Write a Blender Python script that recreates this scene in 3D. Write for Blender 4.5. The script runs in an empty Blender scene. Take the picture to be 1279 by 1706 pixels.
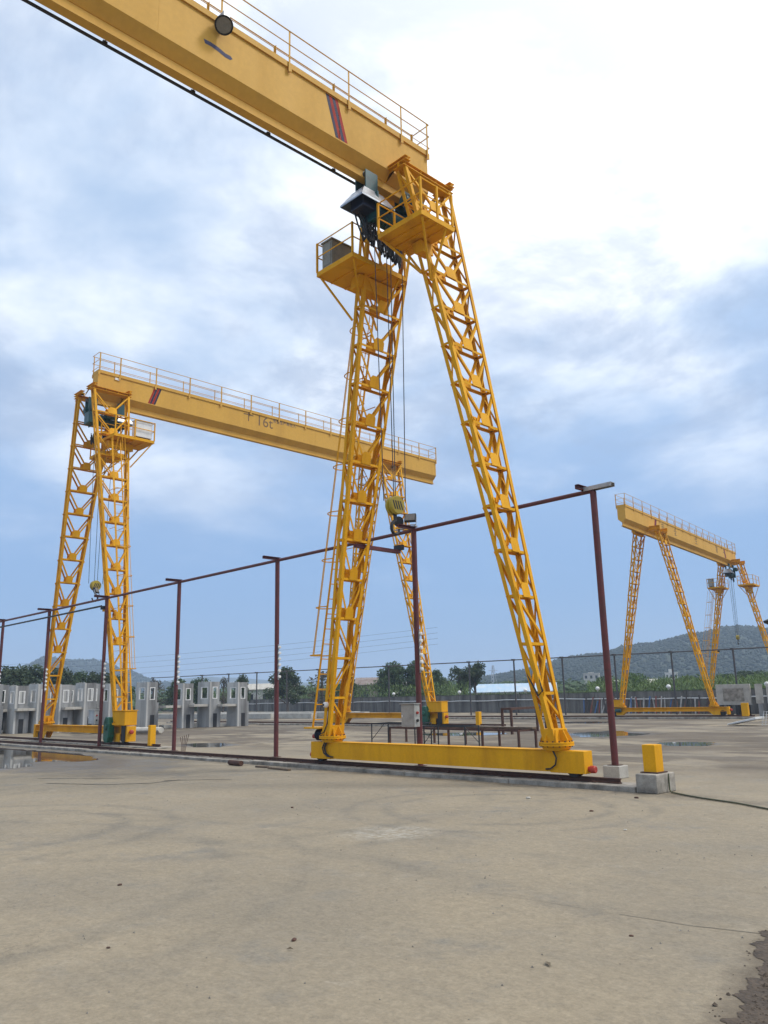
import bpy, math, random
from mathutils import Vector, Matrix, noise
random.seed(7)
PI = math.pi
sc = bpy.context.scene
COL = sc.collection

# ------------------------------------------------------------------ camera
FPX, A, PT, RO, HC = 1351.157, 0.800, 0.224, 0.022, 1.9
cam = bpy.data.cameras.new('camera'); cam_o = bpy.data.objects.new('camera', cam); COL.objects.link(cam_o)
cam.sensor_fit = 'VERTICAL'; cam.sensor_height = 36.0; cam.sensor_width = 27.0
cam.lens = FPX / 1706.0 * 36.0; cam.clip_start = 0.1; cam.clip_end = 9000
r0 = Vector((math.cos(A), math.sin(A), 0)); f0 = Vector((-math.sin(A), math.cos(A), 0)); z0 = Vector((0, 0, 1))
fw = f0 * math.cos(PT) + z0 * math.sin(PT); up = -f0 * math.sin(PT) + z0 * math.cos(PT)
ri = r0 * math.cos(RO) - up * math.sin(RO); up2 = r0 * math.sin(RO) + up * math.cos(RO)
M = Matrix((ri, up2, -fw)).transposed().to_4x4(); M.translation = Vector((0, 0, HC))
cam_o.matrix_world = M
sc.camera = cam_o

# ------------------------------------------------------------------ world, sun, exposure
SUN_EL, SUN_ROT = math.radians(50), math.radians(48)
sun_dir = Vector((math.sin(SUN_ROT) * math.cos(SUN_EL), math.cos(SUN_ROT) * math.cos(SUN_EL), math.sin(SUN_EL)))
w = bpy.data.worlds.new('World'); sc.world = w; w.use_nodes = True
N = w.node_tree.nodes; L = w.node_tree.links; N.clear()
def wn(t, **k):
    n = N.new(t)
    for a, b in k.items(): setattr(n, a, b)
    return n
def wmath(op, a, b=None, c=None, clamp=False):
    n = wn('ShaderNodeMath', operation=op, use_clamp=clamp)
    for i, v in enumerate((a, b, c)):
        if v is None: continue
        if isinstance(v, (int, float)): n.inputs[i].default_value = v
        else: L.new(v, n.inputs[i])
    return n.outputs[0]
def wramp(fac, lo, hi):
    n = wn('ShaderNodeMapRange', interpolation_type='SMOOTHSTEP'); L.new(fac, n.inputs[0])
    n.inputs[1].default_value = lo; n.inputs[2].default_value = hi
    return n.outputs[0]
def wmix(fac, a, b):
    n = wn('ShaderNodeMix', data_type='RGBA')
    if isinstance(fac, (int, float)): n.inputs[0].default_value = fac
    else: L.new(fac, n.inputs[0])
    for i, v in ((6, a), (7, b)):
        if isinstance(v, tuple): n.inputs[i].default_value = (*v, 1)
        else: L.new(v, n.inputs[i])
    return n.outputs[2]
tc = wn('ShaderNodeTexCoord'); sep = wn('ShaderNodeSeparateXYZ'); L.new(tc.outputs['Generated'], sep.inputs[0])
zz = wmath('MAXIMUM', sep.outputs[2], 0.0); den = wmath('ADD', zz, 0.22)
cv = wn('ShaderNodeCombineXYZ'); L.new(wmath('DIVIDE', sep.outputs[0], den), cv.inputs[0]); L.new(wmath('DIVIDE', sep.outputs[1], den), cv.inputs[1])
def wnoise(scale, det, rough, off, dist=0.0):
    mp = wn('ShaderNodeMapping'); mp.inputs['Location'].default_value = off; L.new(cv.outputs[0], mp.inputs[0])
    n = wn('ShaderNodeTexNoise'); n.inputs['Scale'].default_value = scale; n.inputs['Detail'].default_value = det
    n.inputs['Roughness'].default_value = rough; n.inputs['Distortion'].default_value = dist
    L.new(mp.outputs[0], n.inputs['Vector']); return n.outputs[0]
sky = wn('ShaderNodeTexSky', sky_type='NISHITA'); sky.sun_disc = False
sky.sun_elevation = SUN_EL; sky.sun_rotation = SUN_ROT; sky.air_density = 1.3; sky.dust_density = 0.6; sky.ozone_density = 2.0
skyc = wn('ShaderNodeVectorMath', operation='MULTIPLY'); L.new(sky.outputs[0], skyc.inputs[0]); skyc.inputs[1].default_value = (0.085, 0.098, 0.118)
# angle to the veiled sun
dt = wn('ShaderNodeVectorMath', operation='DOT_PRODUCT'); L.new(tc.outputs['Generated'], dt.inputs[0]); dt.inputs[1].default_value = sun_dir
glow = wmath('POWER', wmath('MAXIMUM', dt.outputs['Value'], 0.0), 2.0)
glow_hi = wmath('MULTIPLY', glow, wramp(zz, 0.34, 0.60))
n1 = wnoise(0.95, 6.0, 0.55, (-10.932, 18.492, 0.0), 0.25)
n2 = wnoise(1.9, 6.0, 0.55, (-14.947, 8.193, 1.0), 0.2)
el = wramp(zz, 0.08, 0.46)
thick = wmath('ADD', wmath('MULTIPLY', n1, 0.62), wmath('MULTIPLY', n2, 0.38))
# base veil: blue-grey cloud deck near the horizon, paler overhead
deck = wmix(el, (0.205, 0.36, 0.645), (0.46, 0.60, 0.80))
deck = wmix(0.8, skyc.outputs[0], deck)
bright = wramp(wmath('ADD', wmath('ADD', thick, wmath('MULTIPLY', el, 0.07)), wmath('MULTIPLY', glow_hi, 0.46)), 0.50, 0.70)
white = wmix(glow, (0.96, 1.0, 1.05), (1.5, 1.48, 1.44))
bm = wmath('MULTIPLY', bright, wramp(zz, 0.08, 0.38))
col = wmix(bm, deck, white)
n3 = wnoise(2.6, 7.0, 0.6, (4.1, 9.3, 2.0), 0.3)
dark = wmath('MULTIPLY', wmath('MULTIPLY', wramp(n3, 0.42, 0.62), wramp(zz, 0.16, 0.34)), wmath('SUBTRACT', 1.0, wmath('MULTIPLY', glow_hi, 1.0), clamp=True))
col = wmix(wmath('MULTIPLY', dark, 0.62), col, (0.30, 0.40, 0.585))
bg = wn('ShaderNodeBackground'); L.new(col, bg.inputs[0]); bg.inputs[1].default_value = 1.0
wo = wn('ShaderNodeOutputWorld'); L.new(bg.outputs[0], wo.inputs[0])

sun = bpy.data.lights.new('sun', 'SUN'); sun.energy = 1.5; sun.angle = math.radians(10); sun.color = (1.0, 0.95, 0.88)
sun_o = bpy.data.objects.new('sun', sun); COL.objects.link(sun_o)
sun_o.rotation_euler = (-sun_dir).to_track_quat('-Z', 'Y').to_euler()
vs = sc.view_settings; vs.view_transform = 'Standard'; vs.look = 'None'; vs.exposure = 0.3; vs.gamma = 1.0; vs.use_curve_mapping = False

# ------------------------------------------------------------------ materials
def newmat(name):
    m = bpy.data.materials.new(name); m.use_nodes = True
    return m, m.node_tree.nodes, m.node_tree.links, m.node_tree.nodes['Principled BSDF']
def paint(name, base, dirt, rough=0.5, metal=0.0, scale=3.0, amt=(0.45, 0.75), bump=0.0, fine=40.0, var=0.12, streak=False, spec=0.5):
    m, n, l, b = newmat(name)
    tcn = n.new('ShaderNodeTexCoord'); geo = n.new('ShaderNodeNewGeometry')
    mp = n.new('ShaderNodeMapping'); l.new(geo.outputs['Position'], mp.inputs[0])
    if streak: mp.inputs['Scale'].default_value = (1.0, 1.0, 0.12)
    a = n.new('ShaderNodeTexNoise'); a.inputs['Scale'].default_value = scale; a.inputs['Detail'].default_value = 8; a.inputs['Roughness'].default_value = 0.62; l.new(mp.outputs[0], a.inputs['Vector'])
    f = n.new('ShaderNodeTexNoise'); f.inputs['Scale'].default_value = fine; f.inputs['Detail'].default_value = 4; l.new(geo.outputs['Position'], f.inputs['Vector'])
    mr = n.new('ShaderNodeMapRange'); mr.inputs[1].default_value, mr.inputs[2].default_value = amt; l.new(a.outputs[0], mr.inputs[0])
    mx = n.new('ShaderNodeMix'); mx.data_type = 'RGBA'; l.new(mr.outputs[0], mx.inputs[0]); mx.inputs[6].default_value = (*base, 1); mx.inputs[7].default_value = (*dirt, 1)
    hs = n.new('ShaderNodeHueSaturation'); l.new(mx.outputs[2], hs.inputs['Color'])
    vr = n.new('ShaderNodeMapRange'); l.new(f.outputs[0], vr.inputs[0]); vr.inputs[1].default_value = 0.3; vr.inputs[2].default_value = 0.7; vr.inputs[3].default_value = 1 - var; vr.inputs[4].default_value = 1 + var
    l.new(vr.outputs[0], hs.inputs['Value']); l.new(hs.outputs[0], b.inputs['Base Color'])
    rr = n.new('ShaderNodeMapRange'); l.new(a.outputs[0], rr.inputs[0]); rr.inputs[3].default_value = max(0, rough - 0.12); rr.inputs[4].default_value = min(1, rough + 0.15); l.new(rr.outputs[0], b.inputs['Roughness'])
    b.inputs['Metallic'].default_value = metal; b.inputs['Specular IOR Level'].default_value = spec
    if bump:
        bp = n.new('ShaderNodeBump'); bp.inputs['Strength'].default_value = bump; bp.inputs['Distance'].default_value = 0.02; l.new(f.outputs[0], bp.inputs['Height']); l.new(bp.outputs[0], b.inputs['Normal'])
    return m
YEL = paint('yellow_paint', (0.74, 0.365, 0.010), (0.46, 0.20, 0.012), 0.6, spec=0.14, scale=1.6, amt=(0.46, 0.85), fine=25, var=0.05, streak=True)
YELG = paint('girder_paint', (0.63, 0.355, 0.062), (0.50, 0.27, 0.05), 0.6, spec=0.2, scale=0.8, amt=(0.45, 0.9), fine=8, var=0.04, streak=True)
HOOKY = paint('hook_yellow', (0.40, 0.30, 0.02), (0.3, 0.22, 0.03), 0.5)
MAROON = paint('red_oxide_paint', (0.115, 0.022, 0.022), (0.065, 0.022, 0.018), 0.5, scale=4, fine=60)
RUST = paint('rusty_steel', (0.085, 0.036, 0.022), (0.04, 0.02, 0.015), 0.75, scale=6, bump=0.2)
BLACK = paint('black_rubber', (0.012, 0.013, 0.016), (0.03, 0.03, 0.03), 0.55)
NAVY = paint('navy_motor_paint', (0.012, 0.02, 0.05), (0.02, 0.02, 0.03), 0.4)
TEAL = paint('teal_hoist_paint', (0.012, 0.075, 0.085), (0.01, 0.03, 0.035), 0.35, scale=5)
GREEN = paint('green_gearbox_paint', (0.006, 0.10, 0.06), (0.02, 0.05, 0.03), 0.35)
HOOD = paint('galvanised_hood', (0.45, 0.48, 0.52), (0.25, 0.27, 0.3), 0.32, metal=0.75, scale=3)
GALV = paint('galvanised_steel', (0.45, 0.46, 0.46), (0.28, 0.28, 0.28), 0.4, metal=0.6)
GREYBOX = paint('grey_cabinet_paint', (0.36, 0.37, 0.35), (0.24, 0.24, 0.22), 0.5)
RED = paint('red_buffer', (0.40, 0.035, 0.02), (0.2, 0.03, 0.02), 0.5)
DRED = paint('stripe_red', (0.36, 0.035, 0.022), (0.3, 0.03, 0.02), 0.6, spec=0.1)
DBLUE = paint('stripe_dark', (0.03, 0.03, 0.07), (0.05, 0.04, 0.07), 0.5, spec=0.1)
INK = paint('lettering_ink', (0.075, 0.075, 0.13), (0.10, 0.10, 0.15), 0.6, spec=0.1)
BROWNINK = paint('faded_lettering', (0.14, 0.075, 0.025), (0.22, 0.12, 0.04), 0.6)
WHITE = paint('white_plastic', (0.75, 0.75, 0.73), (0.55, 0.55, 0.52), 0.45)
LENS = paint('lamp_glass', (0.22, 0.22, 0.21), (0.16, 0.16, 0.16), 0.15)
ROPE = paint('wire_rope', (0.05, 0.05, 0.055), (0.09, 0.08, 0.07), 0.5, metal=0.4)
CONC = paint('grey_concrete', (0.37, 0.34, 0.29), (0.12, 0.105, 0.085), 0.88, scale=2.8, amt=(0.38, 0.70), bump=0.4, fine=45, var=0.14)
CONCW = paint('pale_concrete', (0.47, 0.45, 0.40), (0.30, 0.28, 0.25), 0.85, scale=2.2, bump=0.4, fine=45, var=0.14)
PRECAST = paint('precast_concrete', (0.33, 0.335, 0.335), (0.09, 0.09, 0.09), 0.85, scale=1.8, amt=(0.36, 0.70), bump=0.3, fine=30, var=0.12, streak=True)
PALECAST = paint('pale_precast', (0.50, 0.50, 0.48), (0.24, 0.24, 0.235), 0.85, scale=1.5, amt=(0.42, 0.80), bump=0.3, fine=30, var=0.12, streak=True)
WALLC = paint('stained_wall', (0.20, 0.19, 0.17), (0.055, 0.05, 0.045), 0.9, scale=1.2, amt=(0.38, 0.68), bump=0.4, fine=20, var=0.2, streak=True)
MOSS = paint('mossy_coping', (0.085, 0.09, 0.065), (0.05, 0.055, 0.04), 0.9, scale=2)
BARK = paint('bark', (0.085, 0.065, 0.05), (0.05, 0.04, 0.03), 0.9, scale=6, bump=0.4)
MUD = paint('wet_earth', (0.070, 0.049, 0.031), (0.032, 0.023, 0.016), 0.75, scale=5, bump=0.8, fine=28, var=0.3)
BLUEROOF = paint('blue_roof_sheet', (0.35, 0.50, 0.64), (0.55, 0.58, 0.60), 0.5, scale=0.5)
REDROOF = paint('dark_roof_tile', (0.20, 0.15, 0.13), (0.34, 0.32, 0.30), 0.8, scale=0.8)
PLASTER = paint('white_plaster', (0.62, 0.60, 0.55), (0.45, 0.43, 0.38), 0.85, scale=0.7)
WINGLASS = paint('dark_window', (0.03, 0.035, 0.04), (0.05, 0.05, 0.05), 0.15)
OLIVE = paint('green_hose', (0.06, 0.065, 0.025), (0.04, 0.04, 0.02), 0.5)
WOOD = paint('weathered_wood', (0.16, 0.11, 0.07), (0.08, 0.06, 0.05), 0.85)
PLANKS = [paint('board_%s' % n, c, tuple(x * 0.6 for x in c), 0.7) for n, c in (('red', (0.26, 0.07, 0.05)), ('pale', (0.45, 0.43, 0.40)), ('blue', (0.08, 0.16, 0.33)), ('brown', (0.17, 0.09, 0.06)), ('dark', (0.07, 0.055, 0.05)))]

def leafmat(name, c1, c2, scale=0.6, lo=0.7, hi=1.35):
    m, n, l, b = newmat(name)
    geo = n.new('ShaderNodeNewGeometry'); a = n.new('ShaderNodeTexNoise'); a.inputs['Scale'].default_value = scale; a.inputs['Detail'].default_value = 3; l.new(geo.outputs['Position'], a.inputs['Vector'])
    mr = n.new('ShaderNodeMapRange'); mr.inputs[1].default_value = 0.32; mr.inputs[2].default_value = 0.68; l.new(a.outputs[0], mr.inputs[0])
    mx = n.new('ShaderNodeMix'); mx.data_type = 'RGBA'; l.new(mr.outputs[0], mx.inputs[0]); mx.inputs[6].default_value = (*c1, 1); mx.inputs[7].default_value = (*c2, 1)
    hs = n.new('ShaderNodeHueSaturation'); l.new(mx.outputs[2], hs.inputs['Color'])
    rv = n.new('ShaderNodeMapRange'); l.new(geo.outputs['Random Per Island'], rv.inputs[0]); rv.inputs[3].default_value = lo; rv.inputs[4].default_value = hi; l.new(rv.outputs[0], hs.inputs['Value'])
    l.new(hs.outputs[0], b.inputs['Base Color']); b.inputs['Roughness'].default_value = 0.65
    b.inputs['Specular IOR Level'].default_value = 0.25
    tr = n.new('ShaderNodeBsdfTranslucent'); l.new(hs.outputs[0], tr.inputs['Color'])
    ms = n.new('ShaderNodeMixShader'); ms.inputs[0].default_value = 0.25
    l.new(b.outputs[0], ms.inputs[1]); l.new(tr.outputs[0], ms.inputs[2]); l.new(ms.outputs[0], n['Material Output'].inputs[0])
    return m
LEAF_D = leafmat('dark_leaves', (0.042, 0.070, 0.034), (0.075, 0.10, 0.05))
LEAF_M = leafmat('mid_leaves', (0.045, 0.085, 0.030), (0.085, 0.125, 0.05))
LEAF_L = leafmat('light_leaves', (0.07, 0.13, 0.035), (0.12, 0.17, 0.055))
LEAF_B = leafmat('brownish_leaves', (0.075, 0.07, 0.05), (0.12, 0.11, 0.08))
LEAF_H = leafmat('hill_leaves', (0.022, 0.038, 0.022), (0.030, 0.046, 0.026), 0.02, 0.92, 1.08)

# ------------------------------------------------------------------ mesh helpers
class MB:
    def __init__(s): s.v = []; s.f = []
    def add(s, vs, fs):
        o = len(s.v); s.v += [tuple(p) for p in vs]; s.f += [tuple(i + o for i in f) for f in fs]; return s
    def box(s, x0, x1, y0, y1, z0_, z1):
        return s.add([(x0, y0, z0_), (x1, y0, z0_), (x1, y1, z0_), (x0, y1, z0_), (x0, y0, z1), (x1, y0, z1), (x1, y1, z1), (x0, y1, z1)],
                     [(3, 2, 1, 0), (4, 5, 6, 7), (0, 1, 5, 4), (1, 2, 6, 5), (2, 3, 7, 6), (3, 0, 4, 7)])
    def prism(s, p0, p1, u, v, poly, poly1=None):
        """extrude 2d polygon (coordinates along u and v) from p0 to p1"""
        p0, p1 = Vector(p0), Vector(p1); n = len(poly); poly1 = poly1 or poly
        vs = [p0 + u * a + v * b for a, b in poly] + [p1 + u * a + v * b for a, b in poly1]
        return s.add(vs, [tuple(range(n))[::-1], tuple(range(n, 2 * n))] + [(i, (i + 1) % n, (i + 1) % n + n, i + n) for i in range(n)])
    def bar(s, p0, p1, wu, wv, nrm=(0, 0, 1)):
        p0, p1 = Vector(p0), Vector(p1); d = (p1 - p0).normalized(); nrm = Vector(nrm)
        if abs(d.dot(nrm)) > 0.95: nrm = Vector((1, 0, 0))
        u = d.cross(nrm).normalized(); v = u.cross(d)
        return s.prism(p0, p1, u, v, [(-wu / 2, -wv / 2), (wu / 2, -wv / 2), (wu / 2, wv / 2), (-wu / 2, wv / 2)])
    def ang(s, p0, p1, da, db, wd, t):
        """L-section with its corner on the line p0-p1 and legs along da, db"""
        return s.prism(p0, p1, Vector(da).normalized(), Vector(db).normalized(), [(0, 0), (wd, 0), (wd, t), (t, t), (t, wd), (0, wd)])
    def tube(s, pts, r, n=8, r1=None):
        pts = [Vector(p) for p in pts]; k = len(pts); ref = None; base = len(s.v)
        for i, p in enumerate(pts):
            d = (pts[min(i + 1, k - 1)] - pts[max(i - 1, 0)]).normalized()
            if ref is None: ref = d.orthogonal().normalized()
            ref = (ref - d * ref.dot(d)); ref = ref.normalized() if ref.length > 1e-6 else d.orthogonal().normalized()
            q = d.cross(ref); rr = r if r1 is None else r + (r1 - r) * i / (k - 1)
            for j in range(n):
                t = 2 * PI * j / n; s.v.append(tuple(p + ref * math.cos(t) * rr + q * math.sin(t) * rr))
        for i in range(k - 1):
            for j in range(n):
                a = base + i * n + j; b = base + i * n + (j + 1) % n; s.f.append((a, b, b + n, a + n))
        s.f.append(tuple(base + j for j in range(n))[::-1]); s.f.append(tuple(base + (k - 1) * n + j for j in range(n)))
        return s
    def lathe(s, o, ax, prof, n=20):
        o = Vector(o); ax = Vector(ax).normalized(); u = ax.orthogonal().normalized(); v = ax.cross(u); base = len(s.v); k = len(prof)
        for r, hh in prof:
            for j in range(n):
                t = 2 * PI * j / n; s.v.append(tuple(o + ax * hh + u * math.cos(t) * r + v * math.sin(t) * r))
        for i in range(k - 1):
            for j in range(n):
                a = base + i * n + j; b = base + i * n + (j + 1) % n; s.f.append((a, b, b + n, a + n))
        s.f.append(tuple(base + j for j in range(n))[::-1]); s.f.append(tuple(base + (k - 1) * n + j for j in range(n)))
        return s
    def build(s, name, mat, parent=None, loc=None, rz=None, smooth=False, bevel=0.0):
        me = bpy.data.meshes.new(name); me.from_pydata(s.v, [], s.f); me.update()
        if mat: me.materials.append(mat)
        if smooth:
            me.polygons.foreach_set('use_smooth', [True] * len(me.polygons))
            try: me.set_sharp_from_angle(angle=math.radians(40))
            except Exception: pass
        return link(name, me, parent, loc, rz, bevel)
def link(name, me, parent=None, loc=None, rz=None, bevel=0.0):
    o = bpy.data.objects.new(name, me); COL.objects.link(o)
    if parent: o.parent = parent
    if loc: o.location = loc
    if rz: o.rotation_euler = (0, 0, rz)
    if bevel:
        m = o.modifiers.new('bevel', 'BEVEL'); m.width = bevel; m.segments = 2; m.limit_method = 'ANGLE'; m.angle_limit = math.radians(40)
    return o
def tag(o, label, cat, group=None):
    o['label'] = label; o['category'] = cat
    if group: o['group'] = group
    return o
def struct(o): o['kind'] = 'structure'; return o
def stuff(o, label=None, cat=None):
    o['kind'] = 'stuff'
    if label: o['label'] = label; o['category'] = cat
    return o
def empty(name, loc=(0, 0, 0), rz=0.0):
    o = bpy.data.objects.new(name, None); COL.objects.link(o); o.location = loc; o.rotation_euler = (0, 0, rz); o.empty_display_size = 0.2
    return o
def copy_tree(o, parent=None):
    c = o.copy(); COL.objects.link(c)
    if parent: c.parent = parent
    for ch in list(o.children): copy_tree(ch, c)
    return c
ORD = ['first', 'second', 'third', 'fourth', 'fifth', 'sixth', 'seventh', 'eighth', 'ninth', 'tenth', 'eleventh', 'twelfth', 'thirteenth', 'fourteenth', 'fifteenth', 'sixteenth', 'seventeenth', 'eighteenth', 'nineteenth', 'twentieth', 'twenty-first', 'twenty-second']
X_, Y_, Z_ = Vector((1, 0, 0)), Vector((0, 1, 0)), Vector((0, 0, 1))

# ------------------------------------------------------------------ ground
def ground_mat():
    m, n, l, b = newmat('yard_concrete')
    geo = n.new('ShaderNodeNewGeometry'); pos = geo.outputs['Position']
    def nz(scale, det=6, rough=0.6, sx=1.0, sy=1.0, rot=0.0, dist=0.0, off=0.0):
        mp = n.new('ShaderNodeMapping'); mp.inputs['Scale'].default_value = (sx, sy, 1); mp.inputs['Rotation'].default_value = (0, 0, rot); mp.inputs['Location'].default_value = (off, off * 0.7, 0); l.new(pos, mp.inputs[0])
        t = n.new('ShaderNodeTexNoise'); t.inputs['Scale'].default_value = scale; t.inputs['Detail'].default_value = det; t.inputs['Roughness'].default_value = rough; t.inputs['Distortion'].default_value = dist; l.new(mp.outputs[0], t.inputs['Vector']); return t.outputs[0]
    def mr(a, lo, hi, o0=0.0, o1=1.0):
        q = n.new('ShaderNodeMapRange'); q.interpolation_type = 'SMOOTHSTEP'; l.new(a, q.inputs[0]); q.inputs[1].default_value = lo; q.inputs[2].default_value = hi; q.inputs[3].default_value = o0; q.inputs[4].default_value = o1; return q.outputs[0]
    def mx(f, a, c):
        q = n.new('ShaderNodeMix'); q.data_type = 'RGBA'
        if isinstance(f, float): q.inputs[0].default_value = f
        else: l.new(f, q.inputs[0])
        for i, v in ((6, a), (7, c)):
            if isinstance(v, tuple): q.inputs[i].default_value = (*v, 1)
            else: l.new(v, q.inputs[i])
        return q.outputs[2]
    def mt(op, a, c):
        q = n.new('ShaderNodeMath'); q.operation = op
        for i, v in enumerate((a, c)):
            if isinstance(v, (int, float)): q.inputs[i].default_value = v
            else: l.new(v, q.inputs[i])
        return q.outputs[0]
    col = mx(mr(nz(0.35, 7, 0.6), 0.35, 0.68), (0.288, 0.241, 0.169), (0.240, 0.205, 0.150))
    col = mx(mr(nz(0.9, 8, 0.65, off=5), 0.55, 0.75), col, (0.190, 0.174, 0.142))           # grey scuffs
    col = mx(mr(nz(1.3, 8, 0.7, off=11), 0.56, 0.76, 0, 0.8), col, (0.34, 0.295, 0.222))     # pale dust
    col = mx(mr(nz(2.6, 9, 0.72, off=21), 0.52, 0.72, 0, 0.55), col, (0.185, 0.166, 0.132))
    col = mx(mr(nz(3.2, 9, 0.75, 0.35, 1.0, 0.9, 0.6, 31), 0.60, 0.72, 0, 0.5), col, (0.37, 0.33, 0.26))
    pt = n.new('ShaderNodeVectorMath'); pt.operation = 'DISTANCE'; l.new(pos, pt.inputs[0]); pt.inputs[1].default_value = (-8.9, 8.6, 0)
    col = mx(mt('MULTIPLY', mr(pt.outputs['Value'], 0.3, 0.9, 1, 0), mr(nz(7, 8, 0.75, off=8), 0.42, 0.6, 0, 0.8)), col, (0.40, 0.375, 0.32))
    # tyre sweeps: broad arcs of scuffed concrete
    na = mr(nz(1.1, 6, 0.7, off=4.6), 0.36, 0.60, 0, 1)
    for cx, cy, r, wd, k in ((-11.5, 2.0, 4.6, 0.30, 0.65), (-11.5, 2.0, 5.6, 0.22, 0.5), (-14.5, 9.5, 5.2, 0.3, 0.5), (-14.5, 9.5, 6.3, 0.25, 0.45), (-5.5, 11.0, 4.3, 0.3, 0.45), (-7, -2.5, 9.6, 0.35, 0.45), (-7, -2.5, 11.1, 0.3, 0.4), (-14.2, 4.6, 2.3, 0.28, 0.8), (-14.2, 4.6, 3.1, 0.25, 0.7), (-9.3, 11.6, 1.9, 0.22, 0.8), (-9.3, 11.6, 2.6, 0.2, 0.7)):
        sb = n.new('ShaderNodeVectorMath'); sb.operation = 'DISTANCE'; l.new(pos, sb.inputs[0]); sb.inputs[1].default_value = (cx, cy, 0)
        dd = mt('ABSOLUTE', mt('SUBTRACT', sb.outputs['Value'], r), 0)
        band = mr(dd, 0.0, wd, 1.0, 0.0)
        band = mt('MULTIPLY', band, mt('MULTIPLY', na, k))
        col = mx(mt('MULTIPLY', band, 0.62), col, (0.150, 0.138, 0.114))
    # wet, silty stain streaks in the far bays (along the rails)
    sp = n.new('ShaderNodeSeparateXYZ'); l.new(pos, sp.inputs[0])
    far = mr(sp.outputs[1], 17.5, 22.0)
    st = mr(nz(0.30, 9, 0.62, 1.0, 1.9, -0.75, 0.4, 3), 0.47, 0.58)
    col = mx(mt('MULTIPLY', far, mt('MULTIPLY', st, 0.8)), col, (0.095, 0.076, 0.056))
    col = mx(mt('MULTIPLY', far, mr(nz(0.12, 5, 0.6, 1, 1, 0, 0, 9), 0.45, 0.65, 0, 0.5)), col, (0.20, 0.172, 0.135))
    col = mx(mt('MULTIPLY', far, mr(nz(0.11, 7, 0.65, 1.0, 1.6, -0.6, 0.5, 17), 0.44, 0.56, 0, 0.8)), col, (0.11, 0.087, 0.063))
    kb = mt('ABSOLUTE', mt('SUBTRACT', sp.outputs[1], 14.72), 0)           # silt along the kerb, darkened to stand in for contact shadow
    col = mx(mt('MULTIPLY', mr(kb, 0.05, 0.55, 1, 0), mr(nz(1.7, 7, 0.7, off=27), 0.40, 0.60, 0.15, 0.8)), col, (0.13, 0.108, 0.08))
    cr = nz(0.55, 9, 0.6, dist=1.2, off=41)                                    # hairline crazing
    col = mx(mt('MULTIPLY', mr(mt('ABSOLUTE', mt('SUBTRACT', cr, 0.5), 0), 0.0, 0.0035, 1, 0), mr(nz(0.4, 3, 0.5, off=2.2), 0.52, 0.62, 0, 0.55)), col, (0.12, 0.105, 0.082))
    dm = mt('SUBTRACT', sp.outputs[0], mt('ADD', -3.02, mt('MULTIPLY', mt('SUBTRACT', 7.12, sp.outputs[1]), 0.244)))   # damp fringe of the soil patch
    dmf = mt('MULTIPLY', mr(mt('ADD', dm, mt('MULTIPLY', nz(4.0, 6, 0.65, off=6), 0.35)), 0.02, 0.26), mr(sp.outputs[1], 7.0, 7.25, 1, 0))
    col = mx(mt('MULTIPLY', dmf, 0.7), col, (0.105, 0.083, 0.058))
    wet = None; nw = mt('MULTIPLY', nz(0.8, 7, 0.65, off=13), 1.1)
    for p in PUD:                                            # soft damp margin round each puddle
        cx = sum(q[0] for q in p) / len(p); cy = sum(q[1] for q in p) / len(p); rx = max(abs(q[0] - cx) for q in p); ry = max(abs(q[1] - cy) for q in p)
        vm = n.new('ShaderNodeVectorMath'); vm.operation = 'SUBTRACT'; l.new(pos, vm.inputs[0]); vm.inputs[1].default_value = (cx, cy, 0)
        vd = n.new('ShaderNodeVectorMath'); vd.operation = 'DIVIDE'; l.new(vm.outputs[0], vd.inputs[0]); vd.inputs[1].default_value = (rx, ry, 1)
        vl = n.new('ShaderNodeVectorMath'); vl.operation = 'LENGTH'; l.new(vd.outputs[0], vl.inputs[0])
        f_ = mr(mt('ADD', vl.outputs['Value'], nw), 1.2, 1.95, 1.0, 0.0)
        wet = f_ if wet is None else mt('MAXIMUM', wet, f_)
    col = mx(mt('MULTIPLY', wet, 0.85), col, (0.085, 0.071, 0.053))
    fine = nz(28, 8, 0.7); spk = nz(9, 8, 0.75, off=2)
    hs = n.new('ShaderNodeHueSaturation'); l.new(col, hs.inputs['Color']); l.new(mt('MULTIPLY', mr(fine, 0.3, 0.7, 0.87, 1.12), mr(spk, 0.25, 0.75, 0.84, 1.14)), hs.inputs['Value'])
    pit = mr(nz(55, 3, 0.5, off=4), 0.70, 0.78, 0, 0.5)
    l.new(mx(pit, hs.outputs[0], (0.12, 0.105, 0.085)), b.inputs['Base Color'])
    l.new(mt('MULTIPLY', mr(nz(0.9, 6, 0.6, off=5), 0.3, 0.7, 0.92, 0.72), mr(wet, 0.3, 1.0, 1.0, 0.55)), b.inputs['Roughness']); b.inputs['Specular IOR Level'].default_value = 0.3
    bp = n.new('ShaderNodeBump'); bp.inputs['Strength'].default_value = 0.35; bp.inputs['Distance'].default_value = 0.02
    l.new(mt('ADD', fine, mt('MULTIPLY', spk, 2.0)), bp.inputs['Height']); l.new(bp.outputs[0], b.inputs['Normal'])
    return m
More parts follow.
